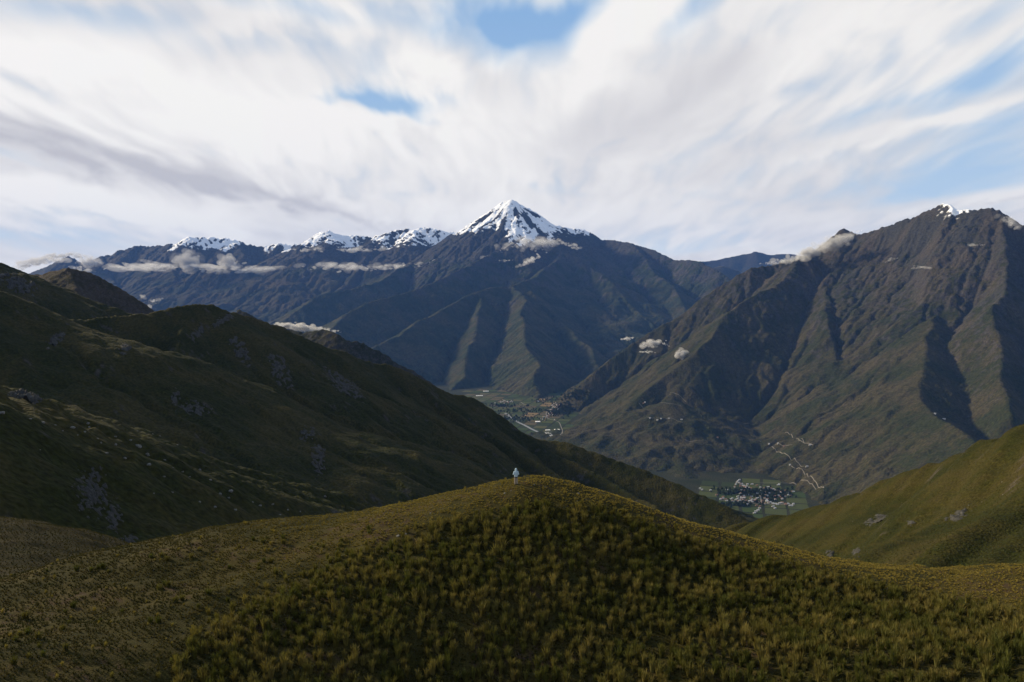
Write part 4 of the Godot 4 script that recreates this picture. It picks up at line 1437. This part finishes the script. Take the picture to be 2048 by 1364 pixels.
func make_grass(r: Relief) -> void:
	var rng := RandomNumberGenerator.new()
	rng.seed = 41
	var mat := grass_material()
	var kinds := []
	for k in 5:
		kinds.append(tussock_mesh(600 + k, 64, 0.48, 0.030))
	var tone := noise(6.0, 3, 602)
	var gaps := noise(3.0, 3, 603)
	var lists := []
	for k in kinds.size():
		lists.append([])
	var short := []
	var z := -97.0
	while z < -45.0:
		var x := z * 0.70
		while x < -z * 0.70:
			var p := Vector3(x + rng.randf_range(-0.3, 0.3), 0, z + rng.randf_range(-0.3, 0.3))
			p.y = r.height(p.x, p.z)
			var px := pixel(p)
			var t := tussocky(px)
			var g := gaps.get_noise_2d(p.x, p.z)
			if px.y < 1440.0 and rng.randf() < t * 0.95 and g > -0.34:
				lists[rng.randi_range(0, kinds.size() - 1)].append([p, rng.randf_range(0.65, 1.25) * lerpf(0.6, 1.0, t), 0.35 * (1.0 - t)])
			elif rng.randf() < 0.10 and g > 0.05:
				lists[rng.randi_range(0, kinds.size() - 1)].append([p, rng.randf_range(0.22, 0.5), 0.7])
			x += 0.70
		z += 0.70
	var total := 0
	for k in kinds.size():
		var mm := MultiMesh.new()
		mm.transform_format = MultiMesh.TRANSFORM_3D
		mm.use_colors = true
		mm.mesh = kinds[k]
		mm.instance_count = lists[k].size()
		total += lists[k].size()
		for i in lists[k].size():
			var p: Vector3 = lists[k][i][0]
			var s: float = lists[k][i][1]
			mm.set_instance_transform(i, Transform3D(Basis.from_euler(Vector3(rng.randf_range(-0.15, 0.15), rng.randf() * TAU, rng.randf_range(-0.15, 0.15))).scaled(Vector3(s * rng.randf_range(0.75, 1.05), s * rng.randf_range(1.0, 1.25), s * rng.randf_range(0.75, 1.05))), p - Vector3(0, 0.05, 0)))
			mm.set_instance_color(i, grass_tone(tone.get_noise_2d(p.x, p.z), rng, lists[k][i][2]))
		var o := MultiMeshInstance3D.new()
		o.name = called("tussock_grass")
		o.multimesh = mm
		o.material_override = mat
		o.set_meta("kind", "stuff")
		o.set_meta("label", "olive tussock grass covering the near face of the knoll")
		add_child(o)
	# short sward everywhere on the knoll
	var tuft := tussock_mesh(620, 20, 0.8, 0.06)
	var mm := MultiMesh.new()
	mm.transform_format = MultiMesh.TRANSFORM_3D
	mm.use_colors = true
	mm.mesh = tuft
	var spots := []
	z = -100.0
	while z < -45.0:
		var x := z * 0.70
		while x < -z * 0.70:
			var p := Vector3(x + rng.randf_range(-0.15, 0.15), 0, z + rng.randf_range(-0.15, 0.15))
			p.y = r.height(p.x, p.z)
			var px := pixel(p)
			if px.y < 1420.0 and gaps.get_noise_2d(p.x * 1.7, p.z * 1.7) > -0.22:
				spots.append(p)
			x += 0.3
		z += 0.3
	mm.instance_count = spots.size()
	for i in spots.size():
		var s := rng.randf_range(0.10, 0.22)
		mm.set_instance_transform(i, Transform3D(Basis(Vector3.UP, rng.randf() * TAU).scaled(Vector3(s * 1.6, s, s * 1.6)), spots[i]))
		var straw := (1.0 - tussocky(pixel(spots[i]))) * smoothstep(250.0, 900.0, pixel(spots[i]).x + 160.0 * tone.get_noise_2d(spots[i].x * 2.0, spots[i].z * 2.0))
		mm.set_instance_color(i, grass_tone(tone.get_noise_2d(spots[i].x, spots[i].z), rng, straw, lerpf(0.52, 0.95, straw)))
	var sward := MultiMeshInstance3D.new()
	sward.name = "short_grass"
	sward.multimesh = mm
	sward.material_override = mat
	sward.set_meta("kind", "stuff")
	sward.set_meta("label", "short yellowish grass over the crest and meadow side of the knoll")
	add_child(sward)
	# single tussocks that stand apart on the short grass
	for k in 70:
		var px := Vector2(rng.randf_range(20.0, 760.0), 0)
		var lane := rng.randi_range(0, 3)
		px.y = [lerpf(1168.0, 1050.0, px.x / 760.0), lerpf(1290.0, 1105.0, px.x / 760.0), lerpf(1250.0, 1075.0, px.x / 760.0), lerpf(1330.0, 1120.0, px.x / 760.0)][lane] + rng.randfn(0, 6.0)
		if tussocky(px) > 0.2:
			continue
		var p := hit(px.x, px.y, [5], 50.0, 140.0)
		if p == Vector3.ZERO or p.length() > 110.0:
			continue
		var o := MeshInstance3D.new()
		o.mesh = kinds[rng.randi_range(0, kinds.size() - 1)]
		var m := grass_material()
		var c := grass_tone(rng.randf_range(-0.6, 0.1), rng)
		m.albedo_color = c.linear_to_srgb()
		o.material_override = m
		o.position = p - Vector3(0, 0.04, 0)
		var s := rng.randf_range(0.4, 0.8)
		o.scale = Vector3(s * 1.3, s, s * 1.3)
		o.rotation.y = rng.randf() * TAU
		thing(o, "grass_tussock", "lone dark grass tussock on the short turf beside the thick tussocks", "grass tussock", "lone tussocks on the turf")
	turf_on(relief[9], 0.75, 0.28, 0.5, "meadow_grass", "short brown grass covering the low meadow hump", tuft, mat, rng)
	turf_on(relief[4], 1.15, 0.26, 0.85, "hillside_grass", "olive grass covering the hillside across the dell", tuft, mat, rng)
	print("tussocks ", total, " tufts ", spots.size())

func turf_on(r: Relief, gap: float, tall: float, turf: float, base: String, label: String, tuft: Mesh, mat: Material, rng: RandomNumberGenerator) -> void:
	var tone := noise(gap * 22.0, 4, 611)
	var spots := []
	var z := r.z0
	while z < r.z0 + (r.nz - 1) * r.cell:
		var x := r.x0
		while x < r.x0 + (r.nx - 1) * r.cell:
			var p := Vector3(x + rng.randf_range(-0.5, 0.5) * gap, 0, z + rng.randf_range(-0.5, 0.5) * gap)
			p.y = r.height(p.x, p.z)
			var px := pixel(p)
			if px.x > -40.0 and px.x < 2090.0 and px.y < 1180.0 and px.y > 800.0:
				spots.append(p)
			x += gap
		z += gap
	var mm := MultiMesh.new()
	mm.transform_format = MultiMesh.TRANSFORM_3D
	mm.use_colors = true
	mm.mesh = tuft
	mm.instance_count = spots.size()
	for i in spots.size():
		var s := rng.randf_range(0.5, 1.2) * tall
		mm.set_instance_transform(i, Transform3D(Basis(Vector3.UP, rng.randf() * TAU).scaled(Vector3(s * 1.5, s, s * 1.5)), spots[i]))
		mm.set_instance_color(i, grass_tone(tone.get_noise_2d(spots[i].x, spots[i].z), rng, 0.0, turf))
	var o := MultiMeshInstance3D.new()
	o.name = base
	o.multimesh = mm
	o.material_override = mat
	o.set_meta("kind", "stuff")
	o.set_meta("label", label)
	add_child(o)
	print(base, " ", spots.size())

func grass_tone(t: float, rng: RandomNumberGenerator, dry := 0.0, turf := 1.0) -> Color:
	var c := Color(0.070, 0.078, 0.020).lerp(Color(0.165, 0.140, 0.045), clampf(0.40 + t * 0.9 + rng.randf_range(-0.35, 0.35), 0, 1)).lerp(Color(0.32, 0.26, 0.062), dry * rng.randf_range(0.5, 1.0))
	return c * rng.randf_range(0.8, 1.15) * turf

# ------------------------------------------------------------------ the person

# a smooth skin round tapered bones [from, to, radius, radius], by surface nets
func skin_of(bones: Array, cell: float, blend: float) -> ArrayMesh:
	var lo := Vector3.ONE * 1e9
	var hi := -lo
	for b in bones:
		var r := maxf(b[2], b[3]) + cell * 3.0
		for q in [b[0], b[1]]:
			lo = lo.min(q - Vector3.ONE * r)
			hi = hi.max(q + Vector3.ONE * r)
	var n := Vector3i(((hi - lo) / cell).ceil()) + Vector3i.ONE
	var field := PackedFloat32Array()
	field.resize(n.x * n.y * n.z)
	field.fill(1.0)
	for b in bones:
		var a: Vector3 = b[0]
		var c: Vector3 = b[1]
		var r0: float = b[2]
		var r1: float = b[3]
		var ab := c - a
		var l2 := maxf(ab.length_squared(), 1e-9)
		var reach := Vector3.ONE * (maxf(r0, r1) + cell * 2.0 + blend)
		var i0 := Vector3i(((a.min(c) - reach - lo) / cell).floor()).clamp(Vector3i.ZERO, n - Vector3i.ONE)
		var i1 := Vector3i(((a.max(c) + reach - lo) / cell).ceil()).clamp(Vector3i.ZERO, n - Vector3i.ONE)
		for z in range(i0.z, i1.z + 1):
			for y in range(i0.y, i1.y + 1):
				for x in range(i0.x, i1.x + 1):
					var p := lo + Vector3(x, y, z) * cell
					var t := clampf((p - a).dot(ab) / l2, 0.0, 1.0)
					var d := (p - a - ab * t).length() - lerpf(r0, r1, t)
					var k := (z * n.y + y) * n.x + x
					var e := field[k]
					var h := maxf(blend - absf(d - e), 0.0) / blend
					field[k] = minf(d, e) - h * h * blend * 0.25
	var index := PackedInt32Array()
	index.resize(field.size())
	index.fill(-1)
	var st := SurfaceTool.new()
	st.begin(Mesh.PRIMITIVE_TRIANGLES)
	st.set_smooth_group(0)
	var corner := [0, 1, n.x, n.x + 1, n.x * n.y, n.x * n.y + 1, n.x * n.y + n.x, n.x * n.y + n.x + 1]
	var count := 0
	for z in n.z - 1:
		for y in n.y - 1:
			for x in n.x - 1:
				var k := (z * n.y + y) * n.x + x
				var inside := 0
				for c in 8:
					if field[k + corner[c]] < 0.0:
						inside += 1
				if inside == 0 or inside == 8:
					continue
				var sum := Vector3.ZERO
				var many := 0
				for c in 8:
					for axis in 3:
						var e := c | (1 << axis)
						if e == c:
							continue
						var f0 := field[k + corner[c]]
						var f1 := field[k + corner[e]]
						if (f0 < 0.0) != (f1 < 0.0):
							var p0 := Vector3(c & 1, (c >> 1) & 1, c >> 2)
							var p1 := Vector3(e & 1, (e >> 1) & 1, e >> 2)
							sum += p0.lerp(p1, f0 / (f0 - f1))
							many += 1
				index[k] = count
				count += 1
				st.add_vertex(lo + (Vector3(x, y, z) + sum / many) * cell)
	var strides := [1, n.x, n.x * n.y]
	for z in range(1, n.z - 1):
		for y in range(1, n.y - 1):
			for x in range(1, n.x - 1):
				var k := (z * n.y + y) * n.x + x
				for axis in 3:
					var s: int = strides[axis]
					var f0 := field[k] < 0.0
					if f0 == (field[k + s] < 0.0):
						continue
					var u: int = strides[(axis + 1) % 3]
					var v: int = strides[(axis + 2) % 3]
					var q := [index[k - u - v], index[k - v], index[k], index[k - u]]
					if q.min() < 0:
						continue
					for t in ([0, 2, 1, 0, 3, 2] if f0 else [0, 1, 2, 0, 2, 3]):
						st.add_index(q[t])
	st.generate_normals()
	return st.commit()

func make_person(knoll: Relief) -> void:
	var foot := hit(1032.0, 969.0, [5], 60.0, 110.0)
	var o := Node3D.new()
	o.position = foot + Vector3(0, 0.0, 0)
	thing(o, "person", "person in pale blue hooded jacket and khaki trousers standing on the knoll, seen from behind", "person")
	# y up, facing -z; slightly turned
	o.rotation.y = deg_to_rad(6.0)
	var hip := Vector3(0, 0.93, 0)
	var chest := Vector3(0, 1.26, 0.015)
	var neck := Vector3(0, 1.47, 0.0)
	var head := Vector3(0, 1.60, -0.04)
	var body := [[hip, chest, 0.12, 0.13], [chest, neck, 0.12, 0.055], [neck, head, 0.055, 0.07], [head, head + Vector3(0, 0.05, 0.0), 0.092, 0.095], [head + Vector3(0, -0.03, -0.085), head + Vector3(0, -0.05, -0.105), 0.018, 0.014]]
	var jacket := [[Vector3(-0.05, 0.90, 0.0), Vector3(-0.05, 1.28, 0.02), 0.155, 0.15], [Vector3(0.05, 0.90, 0.0), Vector3(0.05, 1.28, 0.02), 0.155, 0.15], [Vector3(-0.12, 1.38, 0.0), Vector3(0.12, 1.38, 0.0), 0.10, 0.10], [Vector3(0, 1.36, 0.01), Vector3(0, 1.50, 0.015), 0.12, 0.085],
		[Vector3(0, 1.53, 0.015), Vector3(0, 1.635, 0.0), 0.105, 0.125], [Vector3(0, 1.66, 0.0), Vector3(0, 1.70, -0.02), 0.11, 0.085], [Vector3(0, 1.42, 0.1), Vector3(0, 1.46, 0.08), 0.055, 0.06]]
	var trousers := [[Vector3(-0.06, 0.92, 0), Vector3(0.06, 0.92, 0), 0.135, 0.135]]
	for s in [-1.0, 1.0]:
		var shoulder := Vector3(0.185 * s, 1.40, 0.01)
		var elbow := Vector3(0.275 * s, 1.13, 0.05)
		var wrist := Vector3(0.13 * s, 1.12, -0.24)
		var hipj := Vector3(0.085 * s, 0.90, 0)
		var knee := Vector3(0.105 * s, 0.49, -0.015)
		var ankle := Vector3(0.12 * s, 0.09, 0.02)
		body.append_array([[shoulder, elbow, 0.05, 0.042], [elbow, wrist, 0.042, 0.028], [hipj, knee, 0.085, 0.055], [knee, ankle, 0.055, 0.036], [ankle, ankle + Vector3(0.02 * s, -0.04, -0.15), 0.036, 0.03]])
		jacket.append_array([[shoulder, elbow, 0.078, 0.066], [elbow, elbow.lerp(wrist, 0.92), 0.066, 0.045]])
		trousers.append_array([[hipj, knee, 0.115, 0.09], [knee, ankle + Vector3(0, 0.0, 0), 0.09, 0.085]])
		# the hand: palm, four fingers closed on the controller, the thumb above it
		var palm := wrist + Vector3(-0.03 * s, 0.0, -0.05)
		body.append([wrist, palm, 0.028, 0.034])
		for f in 4:
			var root := palm + Vector3(0.012 * s, 0.026 - f * 0.019, -0.028)
			var mid := root + Vector3(-0.012 * s, -0.002, -0.036 + absf(f - 1.3) * 0.004)
			var tip := mid + Vector3(-0.032 * s, -0.004, -0.006)
			body.append_array([[root, mid, 0.0095, 0.009], [mid, tip, 0.009, 0.0075]])
		body.append_array([[palm + Vector3(0, 0.02, 0.015), palm + Vector3(-0.028 * s, 0.048, -0.012), 0.012, 0.010], [palm + Vector3(-0.028 * s, 0.048, -0.012), palm + Vector3(-0.05 * s, 0.046, -0.034), 0.010, 0.008]])
		var shoe := [[ankle + Vector3(0, -0.02, 0.02), ankle + Vector3(0.0, -0.045, 0.03), 0.05, 0.045], [ankle + Vector3(0, -0.045, 0.03), ankle + Vector3(0.03 * s, -0.05, -0.17), 0.045, 0.04]]
		put(skin_of(shoe, 0.014, 0.03), "shoe", plain(Color(0.06, 0.05, 0.045), 0.8), o)
	put(skin_of(body, 0.011, 0.025), "body", plain(Color(0.36, 0.22, 0.16), 0.6), o)
	var cloth := plain(Color(0.36, 0.47, 0.54), 0.85)
	put(skin_of(jacket, 0.014, 0.05), "jacket", cloth, o)
	put(skin_of([[Vector3(-0.06, 0.86, 0), Vector3(0.06, 0.86, 0), 0.148, 0.148]], 0.014, 0.03), "shirt_hem", plain(Color(0.02, 0.02, 0.022), 0.9), o)
	put(skin_of(trousers, 0.014, 0.04), "trousers", plain(Color(0.26, 0.22, 0.18), 0.9), o)

# ------------------------------------------------------------------ clouds: banks of mist puffs

var cloud_number := 0
func cloud(label: String, group: String, blobs: Array, seed_: int) -> void:
	var rng := RandomNumberGenerator.new()
	rng.seed = seed_
	var node := Node3D.new()
	node.name = "cloud" if cloud_number == 0 else "cloud_%03d" % cloud_number
	cloud_number += 1
	node.set_meta("label", label)
	node.set_meta("category", "cloud")
	if group:
		node.set_meta("group", group)
	node.position = at(blobs[0][0], blobs[0][1], blobs[0][2])
	add_child(node)
	for b in blobs:    # px, py, distance, half width px, half height px, puffs, density of a puff as optical depth, tilt
		var m: float = b[2] / LENS
		for k in b[5] * 7:
			var u := rng.randfn(0.0, 0.45)
			var v := rng.randfn(0.0, 0.42) * (1.0 - 0.5 * minf(absf(u), 1.0))
			var size := 0.12 + 0.5 * pow(rng.randf(), 2.2)
			var p := at(b[0] + u * b[3], b[1] + v * b[4] + u * b[3] * b[7], b[2] + rng.randfn(0.0, 0.3) * b[3] * m)
			var f := FogVolume.new()
			f.name = "puff"
			f.shape = RenderingServer.FOG_VOLUME_SHAPE_ELLIPSOID
			var tall: float = b[4] * m * size * rng.randf_range(0.7, 1.3) * 1.7
			var long: float = maxf(tall * 1.7, b[3] * m * size * rng.randf_range(0.3, 0.8))
			f.size = Vector3(long, tall, long * rng.randf_range(0.5, 0.9))
			f.position = p - node.position
			f.rotation = Vector3(rng.randf_range(-0.4, 0.4), rng.randf_range(0, TAU), -atan(b[7]) + rng.randf_range(-0.35, 0.35))
			var fm := FogMaterial.new()
			fm.albedo = Color(1.0, 0.995, 0.99)
			fm.density = b[6] * 0.34 / (tall + long * 0.3) * rng.randf_range(0.3, 1.4)
			f.material = fm
			node.add_child(f, true)

func make_clouds() -> void:
	cloud("long pale cloud band with two rising towers across the range flank", "", [[300, 534, 19000, 110, 9, 16, 1.0, -0.02], [375, 522, 19000, 20, 22, 8, 1.0, 0.0], [480, 538, 18800, 120, 10, 20, 1.2, 0.02], [455, 527, 18800, 20, 16, 8, 1.3, 0.0], [560, 536, 18600, 40, 7, 6, 1.0, -0.1]], 301)
	cloud("thin cloud strip below the pointed snowy rock tooth", "", [[630, 500, 18800, 40, 9, 8, 0.9, 0.0], [710, 500, 18700, 70, 7, 10, 0.9, -0.03]], 302)
	cloud("smooth cloud band lying against the flank left of the snow peak", "", [[690, 534, 17500, 80, 10, 12, 0.9, 0.02], [800, 534, 17000, 80, 9, 12, 1.0, -0.02], [890, 525, 16500, 60, 11, 14, 1.4, -0.14]], 303)
	cloud("torn cloud veil hanging under the snow peak", "", [[1055, 488, 15700, 50, 16, 14, 0.8, -0.1], [1090, 490, 15500, 30, 12, 8, 0.8, -0.2], [1010, 500, 15600, 45, 9, 8, 0.7, -0.4]], 304)
	cloud("small bright slanting cloud below the torn veil", "", [[1062, 520, 14900, 26, 8, 8, 1.4, -0.45], [1010, 521, 15000, 18, 3, 4, 0.6, 0.0]], 305)
	cloud("wisp of cloud sliding down the shoulder of the snow peak", "", [[1120, 482, 16000, 20, 5, 5, 0.9, 0.5], [1145, 492, 16000, 18, 7, 6, 1.0, 0.3]], 306)
	cloud("smooth cloud cap spilling round the dark cone at the range's end", "", [[85, 522, 22600, 50, 9, 14, 1.8, -0.1], [110, 514, 23600, 46, 6, 12, 1.8, -0.1], [160, 513, 23400, 30, 7, 10, 1.6, 0.2], [182, 526, 21600, 26, 11, 14, 1.5, 0.0], [170, 539, 21300, 34, 6, 8, 0.9, 0.2], [50, 532, 22500, 30, 7, 10, 1.6, -0.2]], 307)
	cloud("grey cloud plume blowing off the rocky mountain's crest", "", [[1575, 520, 8550, 36, 8, 12, 1.2, -0.12], [1622, 505, 8500, 36, 13, 16, 1.3, -0.35], [1664, 486, 8500, 32, 14, 16, 1.3, -0.45], [1695, 478, 8500, 18, 9, 8, 1.0, -0.6], [1542, 527, 8550, 18, 3, 5, 0.9, 0.0]], 308)
	cloud("white two part cloud drifting over the green spur", "", [[1300, 688, 7300, 22, 8, 14, 1.8, -0.15], [1293, 704, 7250, 22, 3, 6, 1.4, 0.0], [1330, 688, 7250, 14, 3, 5, 1.5, 0.45]], 309)
	cloud("small round white cloud beside the two part cloud", "", [[1361, 709, 7000, 10, 9, 12, 2.0, -0.3]], 310)
	cloud("tiny flat white cloud against the shaded valley", "", [[1255, 677, 8000, 14, 4, 10, 1.8, -0.1]], 311)
	cloud("bright cloud bank resting behind the dark grassy ridge", "", [[600, 655, 4300, 46, 8, 22, 2.4, 0.08], [655, 660, 4300, 26, 5, 10, 1.2, 0.15], [570, 650, 4300, 20, 6, 10, 2.4, 0.1]], 312)
	cloud("faint wisps low over the hazy blue flank", "", [[310, 601, 15500, 14, 5, 5, 0.6, -0.2], [285, 593, 15500, 4, 6, 3, 0.5, 0.6], [298, 612, 15500, 6, 4, 4, 0.9, 0.2]], 313)
	cloud("thin mist streak across the rocky mountain's upper face", "", [[1850, 535, 7600, 34, 4, 6, 0.4, 0.0], [1780, 520, 8000, 18, 5, 4, 0.4, -0.3], [2020, 445, 7900, 22, 10, 6, 0.6, 0.5], [1955, 490, 7700, 20, 5, 4, 0.35, 0.0]], 314)

func _ready() -> void:
	var started := Time.get_ticks_msec()
	var camera := Camera3D.new()
	camera.name = "camera"
	camera.fov = rad_to_deg(2.0 * atan(682.0 / LENS))
	camera.near = 1.0
	camera.far = 90000.0
	camera.rotation.x = PITCH
	add_child(camera)

	var sun := DirectionalLight3D.new()
	sun.name = "sun"
	sun.light_energy = 1.6
	sun.light_color = Color(1.0, 0.92, 0.77)
	sun.light_angular_distance = 4.0
	sun.shadow_enabled = true
	add_child(sun)
	var el := deg_to_rad(22.5)
	var az := deg_to_rad(61.0)     # left of the view
	var to_sun := Vector3(-sin(az) * cos(el), sin(el), -cos(az) * cos(el))
	sun.look_at_from_position(Vector3.ZERO, -to_sun)

	var around := WorldEnvironment.new()
	around.name = "environment"
	var e := Environment.new()
	e.background_mode = Environment.BG_SKY
	e.sky = make_sky()
	e.background_energy_multiplier = 0.655
	e.tonemap_mode = Environment.TONE_MAPPER_LINEAR
	e.tonemap_exposure = 1.55
	e.sdfgi_enabled = true
	e.ssao_enabled = true
	e.ssil_enabled = true
	e.fog_enabled = true
	e.fog_density = DENSITY
	e.fog_light_color = Color(0.42, 0.63, 1.0)
	e.volumetric_fog_enabled = true
	e.volumetric_fog_density = 0.0
	around.environment = e
	add_child(around)
	print("sky ", Time.get_ticks_msec() - started)

	var jobs: Array[Callable] = [snow_peak_job, east_mountain_job, left_hill_job, far_range_job, slope_job, knoll_job, mid_ridge_job, brown_hill_job, last_range_job, meadow_job]
	var done := []
	done.resize(jobs.size())
	var task := WorkerThreadPool.add_group_task(func(i: int) -> void: done[i] = jobs[i].call(), jobs.size(), 4, true)
	WorkerThreadPool.wait_for_group_task_completion(task)
	print("relief ", Time.get_ticks_msec() - started)

	var snow := StandardMaterial3D.new()
	snow.albedo_color = Color(0.89, 0.90, 0.92)
	snow.roughness = 0.8
	var names := ["snow_mountain", "rocky_mountain", "grass_hill", "mountain_range", "hillside", "knoll", "ridge", "brown_hill", "distant_range", "meadow"]
	var mats := [ground_material(700.0, 101, 1400.0), ground_material(300.0, 103, 700.0), ground_material(60.0, 104, 150.0), ground_material(900.0, 102, 1800.0), ground_material(14.0, 105, 30.0), ground_material(3.0, 106, 6.0), ground_material(120.0, 107, 300.0), ground_material(80.0, 108, 200.0), ground_material(900.0, 109, 0.0), ground_material(6.0, 110, 15.0)]
	for k in names.size():
		var r: Relief = done[k]
		var node := Node3D.new()
		node.name = names[k]
		setting(node)
		add_child(node)
		put(r.mesh(r.faces), "slope", mats[k], node)
		if r.white.size():
			put(r.mesh(r.white, 3.0), "snow", snow, node)
		print(names[k], " ", r.faces.size() / 3, " ", r.white.size() / 3)

	relief = done
	make_valley()
	print("valley ", Time.get_ticks_msec() - started)
	make_houses()
	make_rocks()
	make_grass(done[5])
	print("grass ", Time.get_ticks_msec() - started)
	make_person(done[5])
	make_clouds()
	print("done ", Time.get_ticks_msec() - started)
